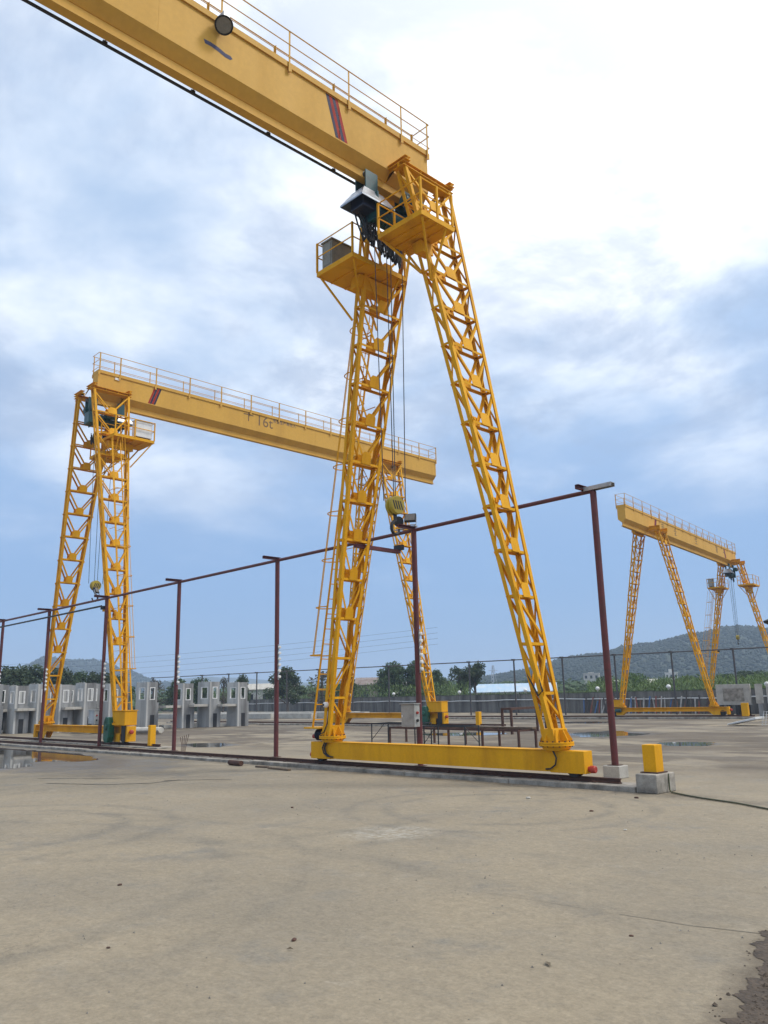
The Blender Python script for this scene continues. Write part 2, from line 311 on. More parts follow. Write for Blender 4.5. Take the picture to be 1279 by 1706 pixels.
PUD = [
    [(-44, 13.3), (-36, 14.2), (-32.3, 14.25), (-28.6, 13.4), (-27.3, 12.4), (-28.8, 11.4), (-26.6, 10.3), (-27.8, 9.1), (-34, 8.4), (-42, 9.5)],
    [(-22.9, 34.2), (-22.3, 37.2), (-20.6, 36.0), (-18.9, 34.6), (-19.6, 32.8), (-20.2, 31.6), (-21.4, 32.6)],
    [(-15.6, 29.5), (-14.8, 30.2), (-13.9, 30.1), (-13.2, 28.3), (-14.6, 27.9)],
    [(-33.9, 20.0), (-33.0, 21.2), (-31.6, 20.6), (-30.2, 19.4), (-31.8, 19.0)],
    [(-30, 31.0), (-28.5, 33.2), (-26.2, 33.6), (-25.5, 31.6), (-27.5, 30.2)],
    [(-33, 46), (-31, 48.4), (-28.4, 48), (-29, 45.4)],
]
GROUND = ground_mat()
g = MB()
xs = [-4000, -1500, -600, -250] + [-120 + 4 * i for i in range(36)] + [60, 200, 800, 4000]
ys = [-4000, -800, -200, -60] + [-20 + 4 * i for i in range(31)] + [140, 250, 600, 1500, 4000]
g.v = [(x, y, 0.0) for y in ys for x in xs]
nx = len(xs)
g.f = [(j * nx + i, j * nx + i + 1, (j + 1) * nx + i + 1, (j + 1) * nx + i) for j in range(len(ys) - 1) for i in range(nx - 1)]
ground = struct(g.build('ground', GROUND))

def water_mat():
    m, n, l, b = newmat('puddle_water')
    b.inputs['Base Color'].default_value = (0.085, 0.078, 0.065, 1); b.inputs['Roughness'].default_value = 0.03; b.inputs['IOR'].default_value = 1.33
    b.inputs['Specular IOR Level'].default_value = 0.8
    return m
WATER = water_mat()
DAMP = paint('damp_concrete', (0.13, 0.108, 0.08), (0.19, 0.163, 0.12), 0.5, scale=1.5, fine=20, var=0.15)
def blob(pts, seed, amp=0.12, sub=6, z=0.004):
    """irregular flat outline through control points"""
    k = len(pts); out = []
    for i in range(k):
        p0, p1, p2, p3 = [Vector((*pts[(i + j - 1) % k], 0)) for j in range(4)]
        for s_ in range(sub):
            t = s_ / sub
            q = 0.5 * ((2 * p1) + (p2 - p0) * t + (2 * p0 - 5 * p1 + 4 * p2 - p3) * t * t + (3 * p1 - p0 - 3 * p2 + p3) * t ** 3)
            a = noise.noise_vector(Vector((q.x * 1.7 + seed, q.y * 1.7, seed))) * amp + noise.noise_vector(Vector((q.x * 6 + seed, q.y * 6, seed))) * amp * 0.4
            out.append((q.x + a.x, q.y + a.y, z))
    return out
def sheet(name, pts, mat, seed, amp=0.12, z=0.004, sub=6):
    b = blob(pts, seed, amp, sub, z); m = MB(); m.v = b; m.f = [tuple(range(len(b)))]
    return m.build(name, mat)
def grow(pts, k):
    cx = sum(p[0] for p in pts) / len(pts); cy = sum(p[1] for p in pts) / len(pts)
    return [(cx + (x - cx) * k, cy + (y - cy) * k) for x, y in pts]
for i, p in enumerate(PUD):
    struct(sheet('puddle', grow(p, 0.97), WATER, i * 3.1, 0.35, 0.004, 10))
# soil patch at the lower right corner
edge = []
for k in range(261):
    t = k / 260; bx_, by_ = -3.02 + 0.72 * t ** 0.9, 7.12 - 2.95 * t
    d_ = 0.10 * noise.noise(Vector((by_ * 1.6, 3.3, 0))) + 0.07 * noise.noise(Vector((by_ * 5.1, 1.3, 0))) + 0.045 * noise.noise(Vector((by_ * 14.0, 7.7, 0))) + 0.02 * noise.noise(Vector((by_ * 38.0, 2.7, 0)))
    edge.append((bx_ + 0.03 + d_ * 1.3, by_ + 0.012 * noise.noise(Vector((by_ * 30.0, 0, 4))), 0.004))
m = MB(); m.v = edge + [(-0.4, 4.1, 0.004), (-0.4, 7.2, 0.004)]; m.f = [tuple(range(len(m.v)))]
struct(m.build('earth_patch', MUD))
m = MB(); rnd = random.Random(3)
for i in range(1500):
    y = rnd.uniform(4.2, 7.1); xe = -3.02 + 0.72 * ((7.12 - y) / 2.95) ** 0.9
    x = xe + 0.12 + abs(rnd.gauss(0, 0.35)) if rnd.random() < .985 else xe - abs(rnd.gauss(0, 0.04))
    r = rnd.uniform(0.003, 0.013) * (1.7 if rnd.random() < .06 else 1)
    c_ = Vector((x, y, r * 0.3)); vs_ = [c_ + Vector((math.cos(a) * r * rnd.uniform(.6, 1.3), math.sin(a) * r * rnd.uniform(.6, 1.3), rnd.uniform(-.2, .3) * r)) for a in (0, 1.3, 2.5, 3.8, 5.0)]
    m.add(vs_ + [c_ + Vector((0, 0, r * rnd.uniform(.5, .9)))], [(i_, (i_ + 1) % 5, 5) for i_ in range(5)])
stuff(m.build('earth_clods', MUD), 'dark crumbly clods of damp earth at the concrete edge', 'soil')
# expansion joint and cracks in the slab
def ribbon(name, pts, wd, mat, z=0.003):
    m = MB(); V = [Vector((*p, z)) for p in pts]
    fine = []
    for a, b in zip(V, V[1:]):
        k = max(2, int((b - a).length / 0.12))
        for j in range(k): fine.append(a.lerp(b, j / k))
    fine.append(V[-1])
    for i, p in enumerate(fine):
        d = (fine[min(i + 1, len(fine) - 1)] - fine[max(i - 1, 0)]).normalized(); s_ = Vector((-d.y, d.x, 0)); q = p + s_ * noise.noise(p * 2.3) * 0.02
        ww = wd * (0.6 + 0.5 * abs(noise.noise(p * 5)))
        m.v += [tuple(q - s_ * ww / 2), tuple(q + s_ * ww / 2)]
    m.f = [(2 * i, 2 * i + 1, 2 * i + 3, 2 * i + 2) for i in range(len(fine) - 1)]
    return m.build(name, mat, ground)
JOINT = paint('joint_dirt', (0.13, 0.115, 0.09), (0.22, 0.20, 0.16), 0.9, scale=4)
ribbon('slab_joint', [(-4.15, 6.78), (-3.5, 6.87), (-2.95, 7.02)], 0.014, JOINT)
ribbon('slab_joint', [(-5.6, 6.64), (-4.9, 6.74), (-4.45, 6.76)], 0.006, JOINT)
CRACK = paint('crack_dirt', (0.045, 0.038, 0.03), (0.09, 0.075, 0.06), 0.9, scale=4)
ribbon('slab_crack', [(-20.9, 8.5), (-19.3, 9.2), (-18.6, 10.07), (-18.75, 10.95)], 0.09, CRACK, 0.005)
ribbon('slab_crack', [(-22.5, 8.9), (-21.4, 9.5), (-20.4, 10.3)], 0.06, CRACK, 0.005)
ribbon('slab_crack', [(-18.9, 10.6), (-18.0, 11.5), (-17.6, 11.7)], 0.07, CRACK, 0.005)

# ------------------------------------------------------------------ crane runways: kerb, rail, end stop
def runway(xa, xb, y, rz=0.0, origin=(0, 0, 0), zk=0.14, w_=0.36, seed=1):
    root = struct(empty('crane_runway', origin, rz)); rnd = random.Random(seed)
    x = xb; ln = 3.6
    while x > xa:
        l_ = ln * rnd.uniform(0.8, 1.15); x1 = max(xa, x - l_); dz = rnd.uniform(-0.012, 0.012); dy = rnd.uniform(-0.015, 0.015)
        MB().box(x1 + 0.012, x, y - w_ + dy, y + w_ + dy, -0.05, zk + dz).build('kerb_block', CONC, root, bevel=0.02)
        x = x1
    r = MB()
    prof = [(-0.055, 0), (0.055, 0), (0.055, 0.012), (0.012, 0.025), (0.012, 0.07), (0.032, 0.078), (0.032, 0.10), (-0.032, 0.10), (-0.032, 0.078), (-0.012, 0.07), (-0.012, 0.025), (-0.055, 0.012)]
    r.prism((xa, y, zk + 0.012), (xb - 0.5, y, zk + 0.012), Y_, Z_, prof).build('rail', RUST, root)
    m = MB(); xx = xa + 0.4
    while xx < xb - 0.6 and xx < xa + 60:
        m.box(xx, xx + 0.09, y - 0.11, y - 0.058, zk + 0.012, zk + 0.04); m.box(xx, xx + 0.09, y + 0.058, y + 0.11, zk + 0.012, zk + 0.04); xx += 0.8
    stuff(m.build('rail_clips', RUST, root))
    return root
YA = 15.17
runway(-62, -8.5, YA, zk=0.095, seed=1)                        # rail of the nearest crane
runway(-62, YA and 6, -5.5, seed=2)                  # its partner behind the camera
RB, RC = 17.7, 38.55
runway(-68, -31.5, RB, zk=0.05, w_=0.40, seed=3)
runway(-68, -29.5, RC, zk=0.10, w_=0.45, seed=4)
PSI = 0.139; C3 = Vector((-27.993, 53.937, 0))
runway(-20, 6.2, 0, PSI, tuple(C3), zk=0.13, w_=0.45, seed=5)
C3S = C3 + Vector((-math.sin(PSI) * 20.41, math.cos(PSI) * 20.41, 0))
runway(-20, 7, 0, PSI, tuple(C3S), zk=0.13, w_=0.45, seed=6)

def stop_post(loc, label, h, wx=0.30, wy=0.30, rz=0):
    o = MB().box(-wx / 2, wx / 2, -wy / 2, wy / 2, 0, h)
    e = empty('end_stop', loc, rz)
    o.build('stop_post', YEL, e, bevel=0.012)
    MB().box(-wx / 2 - 0.05, wx / 2 + 0.05, -wy / 2 - 0.05, wy / 2 + 0.05, -0.004, 0.015).build('base_plate', RUST, e)
    return tag(e, label, 'end stop', 'yellow crane end stops')
# concrete block with the near yellow stop on it
blk = MB().box(-0.22, 0.22, -0.37, 0.37, 0, 0.352).build('concrete_block', CONC, loc=(-8.24, YA, 0), bevel=0.02)
tag(blk, 'grey concrete end block with chipped plaster under the nearest yellow end stop', 'concrete block')
stop_post((-8.27, YA + 0.02, 0.36), 'yellow steel end stop standing on the near concrete block', 0.52, 0.27, 0.30)
stop_post((-32.75, RB, 0.07), 'narrow yellow end stop beside the green gearbox of the left crane', 0.86, 0.22, 0.26)
stop_post((-32.0, RC, 0.12), 'small yellow end stop behind the rusty trestles, beyond the leg of the nearest crane', 0.80, 0.26, 0.26)
q = C3 + Vector((math.cos(PSI) * 5.15, math.sin(PSI) * 5.15, 0))
stop_post((q.x, q.y, 0.15), 'yellow end stop in front of the concrete wall panels at far right', 0.86, 0.42, 0.3, PSI)

# ------------------------------------------------------------------ gantry crane
def text_mesh(body, size, name='text_shape'):
    cu = bpy.data.curves.new(name, 'FONT'); cu.body = body; cu.size = size; cu.align_x = 'CENTER'; cu.align_y = 'CENTER'; cu.extrude = 0.002
    o = bpy.data.objects.new(name, cu); COL.objects.link(o)
    dg = bpy.context.evaluated_depsgraph_get(); dg.update()
    me = bpy.data.meshes.new_from_object(o.evaluated_get(dg)); me.name = name
    bpy.data.objects.remove(o); bpy.data.curves.remove(cu)
    return me
def lettering(parent, body, size, x, y, z, face, mat, sx=1.0):
    me = text_mesh(body, size); me.materials.clear(); me.materials.append(mat)
    o = link('lettering', me, parent, (x, y, z)); o.scale = (sx, 1, 1)
    o.rotation_euler = (PI / 2, 0, PI / 2 if face > 0 else -PI / 2)
    return o

def make_leg(P, root):
    """one lattice leg, base centre at its own origin, leaning towards -x; returns mesh object with children"""
    zf, zt = P['zf'], P['zlt']; lean = P['hs'] - P['ht']; s = P['s']; N_ = P['bays']
    wy0, wy1, wx0, wx1 = 0.50 * s, 1.85 * s, 0.28 * s, 0.36 * s; sh = P['shift']
    H = zt - zf
    def ctr(t): return Vector((-lean * t, sh * t, zf + H * t))
    def wy(t): return wy0 + (wy1 - wy0) * t
    def wx(t): return wx0 + (wx1 - wx0) * t
    def cn(t, a, b): return ctr(t) + Vector((a * wx(t) / 2, b * wy(t) / 2, 0))
    ch = MB(); cw, ct = 0.10 * s, 0.014 * s
    for a in (-1, 1):
        for b in (-1, 1):
            ch.ang(cn(0.012, a, b), cn(1, a, b), (-a, 0, 0), (0, -b, 0), cw, ct)
    leg = ch.build('leg', YEL, root)
    d = Vector((-lean, 0, H)).normalized()
    bw_, bt = 0.062 * s, 0.010 * s
    T = [i / N_ for i in range(N_ + 1)]
    T[0] = 0.03
    eps = 0.003
    for i in range(N_):
        t0, t1 = T[i], T[i + 1]
        for a in (-1, 1):                                  # wide faces, normal +-x
            n_ = Vector((a, 0, 0)); o_ = n_ * (-ct - eps)
            if i < N_ - 1:
                p, q_ = cn(t1, a, -1) + o_, cn(t1, a, 1) + o_
                MB().ang(p, q_, (0, 0, -1), -n_, bw_ * 1.05, bt).build('strut', YEL, leg)
            o2 = n_ * (-ct - eps - bt - 0.002)
            if i < 3:
                p, q_ = (cn(t0, a, -1), cn(t1, a, 1)) if i % 2 == 0 else (cn(t0, a, 1), cn(t1, a, -1))
                dd = (q_ - p).normalized(); MB().ang(p + o2, q_ + o2, n_.cross(dd), -n_, bw_ * 0.9, bt).build('brace', YEL, leg)
            else:
                gz = min(0.30 * s, (t1 - t0) * H * 0.33); gw_ = 0.17 * s * (0.7 + 0.6 * t0)
                mid = ctr(t0) + Vector((a * wx(t0) / 2, 0, 0)) + n_ * (-ct * 0.5)
                tilt = Vector((-lean / H, sh / H, 1))
                u = Y_
                pl = MB(); pl.prism(mid + n_ * 0.004, mid + n_ * 0.014, u, tilt.normalized(), [(-gw_, -0.05 * s), (gw_, -0.05 * s), (gw_, gz * 0.7), (gw_ * 0.55, gz), (-gw_ * 0.55, gz), (-gw_, gz * 0.7)])
                pl.build('gusset_plate', YEL, leg)
                for b in (-1, 1):
                    p = mid + Vector((0, b * gw_ * 0.5, 0)) + tilt * gz * 0.5; q_ = cn(t1, a, b) + tilt * (-0.04)
                    p = p + n_ * -0.012; q_ = q_ + n_ * (-ct - 0.008)
                    dd = (q_ - p).normalized(); MB().ang(p, q_, n_.cross(dd), -n_, bw_, bt).build('brace', YEL, leg)
        for b in (-1, 1):                                  # narrow faces, normal +-y
            n_ = Vector((0, b, 0)); o_ = n_ * (-ct - eps)
            p, q_ = cn(t1, -1, b) + o_, cn(t1, 1, b) + o_
            if i < N_ - 1: MB().ang(p, q_, (0, 0, -1), -n_, bw_, bt).build('side_strut', YEL, leg)
            o2 = n_ * (-ct - eps - bt - 0.002)
            p, q_ = (cn(t0, -1, b), cn(t1, 1, b)) if i % 2 == 0 else (cn(t0, 1, b), cn(t1, -1, b))
            dd = (q_ - p).normalized(); MB().ang(p + o2, q_ + o2, n_.cross(dd), -n_, bw_ * 0.8, bt).build('side_brace', YEL, leg)
    # skirt box, bolted flanges and cone at the foot
    k = MB(); t = 0.018
    h0, h1 = zf + 0.03 * s, zf + 0.30 * s
    k.prism((0, 0, h0), (-lean * 0.018, 0, h1), X_, Y_, [(-wx0 / 2 - t, -wy0 / 2 - t), (wx0 / 2 + t, -wy0 / 2 - t), (wx0 / 2 + t, wy0 / 2 + t), (-wx0 / 2 - t, wy0 / 2 + t)])
    for a in range(8):
        an = a * PI / 4 + 0.2; k.prism((math.cos(an) * 0.20 * s, math.sin(an) * 0.20 * s, zf + 0.02 * s), (math.cos(an) * 0.20 * s, math.sin(an) * 0.20 * s, zf + 0.03 * s), X_, Y_, [(-.01, -.01), (.01, -.01), (.01, .01), (-.01, .01)])
        c_ = Vector((math.cos(an), math.sin(an), 0)); sd = Vector((-c_.y, c_.x, 0))
        k.prism(c_ * 0.10 * s + Vector((0, 0, zf + 0.02)) - sd * 0.008, c_ * 0.10 * s + Vector((0, 0, zf + 0.02)) + sd * 0.008, c_, Z_, [(0, 0), (0.24 * s, 0), (0.24 * s, 0.06 * s), (0.12 * s, 0.26 * s), (0, 0.26 * s)])
    k.build('foot_box', YEL, leg)
    fl = MB().lathe((0, 0, 0), Z_, [(0.26 * s, P['zbt']), (0.31 * s, zf - 0.09 * s), (0.31 * s, zf - 0.055 * s), (0.375 * s, zf - 0.053 * s), (0.375 * s, zf - 0.016 * s), (0.36 * s, zf - 0.012 * s), (0.36 * s, zf - 0.008 * s), (0.375 * s, zf - 0.006 * s), (0.375 * s, zf + 0.026 * s), (0.15 * s, zf + 0.03 * s)], 28)
    fl.build('foot_flange', YEL, leg, smooth=True)
    bo = MB()
    for a in range(16):
        an = a * PI / 8; bo.lathe((math.cos(an) * 0.335 * s, math.sin(an) * 0.335 * s, zf - 0.075 * s), Z_, [(0.016 * s, 0), (0.016 * s, 0.13 * s)], 6)
    stuff(bo.build('flange_bolts', RUST, leg))
    # top beam the leg hangs on
    tb = MB(); c_ = ctr(1)
    hw = wy1 / 2 + 0.09 * s
    tb.prism(c_ + Vector((0, -hw, 0)), c_ + Vector((0, hw, 0)), X_, Z_, [(-0.20 * s, 0), (0.20 * s, 0), (0.20 * s, 0.02), (0.03, 0.02), (0.03, 0.12 * s), (0.20 * s, 0.12 * s), (0.20 * s, 0.14 * s), (-0.20 * s, 0.14 * s), (-0.20 * s, 0.12 * s), (-0.03, 0.12 * s), (-0.03, 0.02), (-0.20 * s, 0.02)])
    tb.build('top_beam', YEL, leg)
    sf = MB()
    for b in (-0.9, -0.3, 0.3, 0.9):
        sf.box(c_.x + 0.034, c_.x + 0.19 * s, c_.y + b * hw - 0.006, c_.y + b * hw + 0.006, c_.z + 0.021, c_.z + 0.12 * s - 0.001)
    sf.build('web_stiffener', YEL, leg)
    return leg

def crane(name, label, P):
    root = tag(empty(name, P['loc'], P['rz']), label, 'gantry crane', 'yellow truss gantry cranes')
    s, hs, ht, zf, zlt, zfo, zt, gw = (P[k] for k in ('s', 'hs', 'ht', 'zf', 'zlt', 'zfo', 'ztop', 'gw'))
    y0, y1 = -P['on'], P['span'] + P['of']; sp = P['span']
    # ---- girder
    lip = 0.16 * s; sl = 0.27 * s; xi = 0.045 * s; zi = zfo - 0.565 * s
    prof = [(-gw, zfo), (-xi, zfo - sl), (xi, zfo - sl), (gw, zfo), (gw, zt - lip), (-gw, zt - lip)]
    g_ = MB().prism((0, y0, 0), (0, y1, 0), X_, Z_, prof).build('girder', YELG, root)
    MB().prism((0, y0 - 0.01, 0), (0, y1 + 0.01, 0), X_, Z_, [(-gw - 0.045 * s, zt - lip), (gw + 0.045 * s, zt - lip), (gw + 0.045 * s, zt), (-gw - 0.045 * s, zt)]).build('top_flange', YELG, g_)
    ft = 0.03 * s; fwid = 0.115 * s
    MB().prism((0, y0 + 0.05, 0), (0, y1 - 0.05, 0), X_, Z_, [(-fwid, zi), (fwid, zi), (fwid, zi + ft), (0.03 * s, zi + ft * 1.7), (0.03 * s, zfo - sl - 0.002), (-0.03 * s, zfo - sl - 0.002), (-0.03 * s, zi + ft * 1.7), (-fwid, zi + ft)]).build('track_beam', YELG, g_)
    for yy in [y0 + 3.4 * s + 5.2 * s * k for k in range(5)]:
        for sd in (-1, 1):
            MB().box(sd * (gw + 0.0015) - 0.0015, sd * (gw + 0.0015) + 0.0015, yy - 0.007, yy + 0.007, zfo + 0.004, zt - lip - 0.004).build('plate_seam', YELG, g_)
    # stripes: three slanted bands near each end on both webs
    for ye, dr in ((3.0 * s + P.get('stripe_off', 0), 1), (sp - P.get('stripe_far', 0.6) * s, -1)):
        for k, mt_ in enumerate((DRED, DBLUE, DRED, DBLUE)):
            for sd in (-1, 1):
                a0 = ye + dr * (0.02 + k * 0.105) * s; a1 = a0 + dr * 0.10 * s; slant = dr * 0.33 * s
                zz0, zz1 = zfo + 0.04 * s, zt - lip - 0.02 * s
                xx = sd * (gw + 0.003)
                MB().add([(xx, a0 - slant, zz0), (xx, a1 - slant, zz0), (xx, a1, zz1), (xx, a0, zz1), (xx - sd * 0.0025, a0 - slant, zz0), (xx - sd * 0.0025, a1 - slant, zz0), (xx - sd * 0.0025, a1, zz1), (xx - sd * 0.0025, a0, zz1)],
                         [(0, 1, 2, 3), (7, 6, 5, 4), (0, 4, 5, 1), (1, 5, 6, 2), (2, 6, 7, 3), (3, 7, 4, 0)]).build('stripe', mt_, g_)
    # ---- railing
    rail = MB(); rx = gw + 0.075 * s; rh = 0.88 * s
    for sd in (-1, 1):
        for hh, rr in ((rh, 0.017), (rh * 0.55, 0.014), (0.10, 0.010)):
            rail.tube([(sd * rx, y0 - 0.03, zt + hh), (sd * rx, y1 + 0.03, zt + hh)], rr * s, 6)
    for yy in (y0 - 0.03, y1 + 0.03):
        for hh in (rh, rh * 0.55, 0.10): rail.tube([(-rx, yy, zt + hh), (rx, yy, zt + hh)], 0.015 * s, 6)
    rl = rail.build('railing', YELG, root)
    ps = [y0 + 0.02, y0 + 1.1 * s]; yy = y0 + 1.1 * s
    while yy < y1 - 2.6 * s: yy += 1.98 * s; ps.append(yy)
    ps.append(y1 - 0.02)
    pm = None
    for sd in (-1, 1):
        for yy in ps:
            p_ = MB(); p_.ang((0, 0, zt - 0.30 * s), (0, 0, zt + rh + 0.02), (-sd, 0, 0), (0, 1, 0), 0.05 * s, 0.007)
            p_.box(min(0, -sd * 0.03 * s), max(0, -sd * 0.03 * s), -0.045 * s, 0, zt - 0.28 * s, zt - 0.10 * s)
            p_.build('railing_post', YELG, rl, (sd * rx, yy, 0))
    # ---- legs
    leg = make_leg(P, root); legs = [leg]; leg.location = (hs, 0, 0)
    for x, y, r in ((-hs, 0, PI), (hs, sp, 0), (-hs, sp, PI)):
        l2 = copy_tree(leg, root); l2.location = (x, y, 0); l2.rotation_euler = (0, 0, r); legs.append(l2)
    if P['shift']:
        legs[1].scale = (1, -1, 1)                          # keep the lean of the top on the span side
        legs[2].scale = (1, -1, 1)
    # saddles: cross beams bolted to the webs
    ztb = zlt + 0.14 * s
    for ye, sh in ((0, P['shift']), (sp, -P['shift'])):
        for b in (-1, 1):
            yy = ye + sh + b * 0.90 * s
            for sd in (-1, 1):
                bx = MB(); x0_, x1_ = gw + 0.004, ht + 0.27 * s
                a_, b_ = (x0_, x1_) if sd > 0 else (-x1_, -x0_)
                zb_ = ztb + 0.006; zt_ = zfo + 0.10 * s
                bx.prism((a_, yy, 0), (b_, yy, 0), Y_, Z_, [(-0.10 * s, zb_), (0.10 * s, zb_), (0.10 * s, zb_ + 0.02), (0.012, zb_ + 0.02), (0.012, zt_ - 0.02), (0.10 * s, zt_ - 0.02), (0.10 * s, zt_), (-0.10 * s, zt_), (-0.10 * s, zt_ - 0.02), (-0.012, zt_ - 0.02), (-0.012, zb_ + 0.02), (-0.10 * s, zb_ + 0.02)])
                bx.build('saddle_beam', YEL, root)
                # knee plate under the sloped soffit
                MB().prism((sd * xi, yy - 0.01, 0), (sd * xi, yy + 0.01, 0), X_ * sd, Z_, [(0.0, zfo - sl - 0.01), (gw - xi + 0.01, zfo - 0.01), (gw - xi + 0.01 + 0.3 * s, zb_ - 0.002), (0.02, zb_ - 0.10 * s)]).build('knee_plate', YEL, root)
    # ---- bottom end beams with wheels
    for ye in (0, sp):
        bl = P['bl']; zb, zbt = P['zb'], P['zbt']
        if P['style'] == 'box':
            bmh = 0.153
            b_ = MB().box(-bl + 0.85, bl - 0.85, -bmh, bmh, zb + 0.035, zbt).build('end_beam', YEL, root, (0, ye, 0))
            MB().box(-bl + 0.86, bl - 0.86, -bmh - 0.018, bmh + 0.018, zbt + 0.001, zbt + 0.016).build('flange_strip', YEL, b_)
            for sd in (-1, 1):
                e0, e1 = (bl - 0.85, bl) if sd > 0 else (-bl, -bl + 0.85)
                MB().box(e0, e1, -bmh - 0.006, bmh + 0.006, zb + 0.02, zbt + 0.006).build('wheel_box', YEL, b_, bevel=0.008)
                MB().lathe((sd * (bl - 0.32), -0.085, zb + 0.13), Y_, [(0.05, 0), (0.185, 0.0), (0.185, 0.035), (0.163, 0.037), (0.163, 0.133), (0.185, 0.135), (0.185, 0.17), (0.05, 0.17)], 24).build('wheel', BLACK, b_, smooth=True)
                MB().lathe((sd * bl, 0, zb + 0.11), X_ * sd, [(0.055, 0), (0.055, 0.05), (0.075, 0.052), (0.075, 0.15), (0.06, 0.165)], 16).build('buffer', RED, b_, smooth=True)
                # cable loop hanging down the face of the wheel box
                pts = [(sd * (bl - 0.80), 0.16, zbt + 0.16), (sd * (bl - 0.72), bmh + 0.05, zbt + 0.0), (sd * (bl - 0.64), bmh + 0.06, zbt - 0.14), (sd * (bl - 0.68), bmh + 0.05, zbt - 0.28), (sd * (bl - 0.82), bmh + 0.04, zbt - 0.37), (sd * (bl - 0.95), bmh + 0.02, zbt - 0.38)]
                for off in ((0,) if sd < 0 else (0, 0.05, -0.045)):
                    MB().tube([(p[0] + off, p[1] + abs(off) * .3, p[2]) for p in pts], 0.018, 6).build('power_cable', BLACK, b_, smooth=True)
        else:
            h_ = zbt - P['hb']
            b_ = MB().prism((-bl + 0.1, 0, 0), (bl - 0.1, 0, 0), Y_, Z_, [(-0.15 * s, h_), (0.15 * s, h_), (0.15 * s, h_ + 0.03), (0.03, h_ + 0.03), (0.03, zbt - 0.03), (0.15 * s, zbt - 0.03), (0.15 * s, zbt), (-0.15 * s, zbt), (-0.15 * s, zbt - 0.03), (-0.03, zbt - 0.03), (-0.03, h_ + 0.03), (-0.15 * s, h_ + 0.03)]).build('end_beam', YEL, root, (0, ye, 0))
            for sd in (-1, 1):
                w0, w1 = sorted((sd * (bl - 1.35 * s), sd * (bl - 0.45 * s)))
                hw = MB()
                for yy in (-0.17 * s, 0.15 * s):             # haunch plates that carry the wheel
                    hw.prism((sd * (bl - 1.5 * s), yy, 0), (sd * (bl - 1.5 * s), yy + 0.02, 0), X_ * sd, Z_, [(0, h_ - 0.004), (0.30 * s, zb + 0.02), (0.85 * s, zb + 0.02), (0.85 * s, h_ - 0.004)])
                hw.build('wheel_haunch', YEL, b_)
                MB().lathe((sd * (bl - 0.48 * s), -0.085 * s, zb + 0.17 * s), Y_, [(0.06 * s, 0), (0.21 * s, 0), (0.21 * s, 0.02), (0.185 * s, 0.022), (0.185 * s, 0.15 * s), (0.21 * s, 0.152 * s), (0.21 * s, 0.17 * s), (0.06 * s, 0.17 * s)], 20).build('wheel', BLACK, b_, smooth=True)
                MB().box(*sorted((sd * (bl - 0.16 * s), sd * (bl + 0.02))), -0.20 * s, 0.20 * s, zb + 0.04, zbt + 0.01).build('end_plate', YEL, b_, bevel=0.01)
                MB().lathe((sd * (bl + 0.02), -0.05, zbt - 0.22 * s), X_ * sd, [(0.05, 0), (0.05, 0.04), (0.085 * s, 0.045), (0.085 * s, 0.14), (0.06 * s, 0.16)], 14).build('buffer', RED, b_, smooth=True)
            sd = P['drive']
            # drive: gearbox, motor and cover at one end
            gx = sd * (bl - 0.95 * s)
            dx0, dx1 = sorted((sd * (bl - 1.15 * s), sd * (bl - 0.05 * s)))
            MB().box(dx0, dx1, -0.30 * s, 0.26 * s, zbt + 0.04, zbt + 0.62 * s).build('drive_cover', YEL, b_, bevel=0.03)
            MB().box(dx0 - 0.03, dx1 + 0.03, -0.33 * s, 0.29 * s, zbt + 0.62 * s, zbt + 0.65 * s).build('cover_lid', YEL, b_, bevel=0.01)
            MB().box(*sorted((sd * (bl - 0.42 * s), sd * (bl - 0.10 * s))), -0.24 * s, -0.21 * s, zb + 0.05, zbt + 0.03).build('side_plate', BLACK, b_)
            fy = -1 if ye == 0 else 1
            if P['gear']:
                gb = MB().prism((gx - 0.30 * s, -0.52 * s, 0), (gx - 0.30 * s, -0.24 * s, 0), X_, Z_, [(-0.24 * s, zb + 0.12), (-0.10 * s, zb - 0.02), (0.16 * s, zb), (0.26 * s, zb + 0.25), (0.25 * s, zb + 0.75 * s), (0.14 * s, zb + 1.02 * s), (-0.12 * s, zb + 1.04 * s), (-0.25 * s, zb + 0.80 * s)])
                gb.build('gearbox', GREEN, b_, bevel=0.05)
                MB().lathe((gx - 0.30 * s, -0.58 * s, zb + 0.62 * s), Y_, [(0.10 * s, 0), (0.14 * s, 0.04), (0.14 * s, 0.07)], 14).build('gear_cap', GREEN, b_, smooth=True)
            MB().lathe((gx - sd * 0.2 * s, 0.30 * s, zb + 0.40 * s), X_ * sd, [(0.05, 0), (0.15 * s, 0.01), (0.15 * s, 0.45 * s), (0.12 * s, 0.5 * s)], 16).build('motor', TEAL, b_, smooth=True)
    # drive motor on top of the box style beam
    if P['style'] == 'box':
        sd = 1
        for ye in (0, sp):
            bl, zbt = P['bl'], P['zbt']
            mo = MB().lathe((sd * (bl - 0.10), 0.0, zbt + 0.19), -X_ * sd, [(0.05, 0), (0.13, 0.01), (0.15, 0.04), (0.15, 0.36), (0.12, 0.38), (0.12, 0.46), (0.05, 0.48)], 18).build('drive_motor', NAVY, root, (0, ye, 0), smooth=True)
            fn = MB()
            for k in range(9): fn.lathe((sd * (bl - 0.16 - k * 0.033), 0, zbt + 0.19), -X_ * sd, [(0.165, 0), (0.165, 0.008)], 18)
            fn.build('cooling_fin', NAVY, mo)
            MB().lathe((sd * (bl - 0.10), 0.0, zbt + 0.14), X_ * sd, [(0.03, 0), (0.04, 0.08), (0.06, 0.085), (0.06, 0.17), (0.04, 0.18)], 14).build('brake_knob', RED, mo, smooth=True)
            MB().box(sd * (bl - 0.70) - 0.12, sd * (bl - 0.70) + 0.12, -0.11, 0.11, zbt + 0.02, zbt + 0.30).build('reducer', NAVY, mo, bevel=0.02)
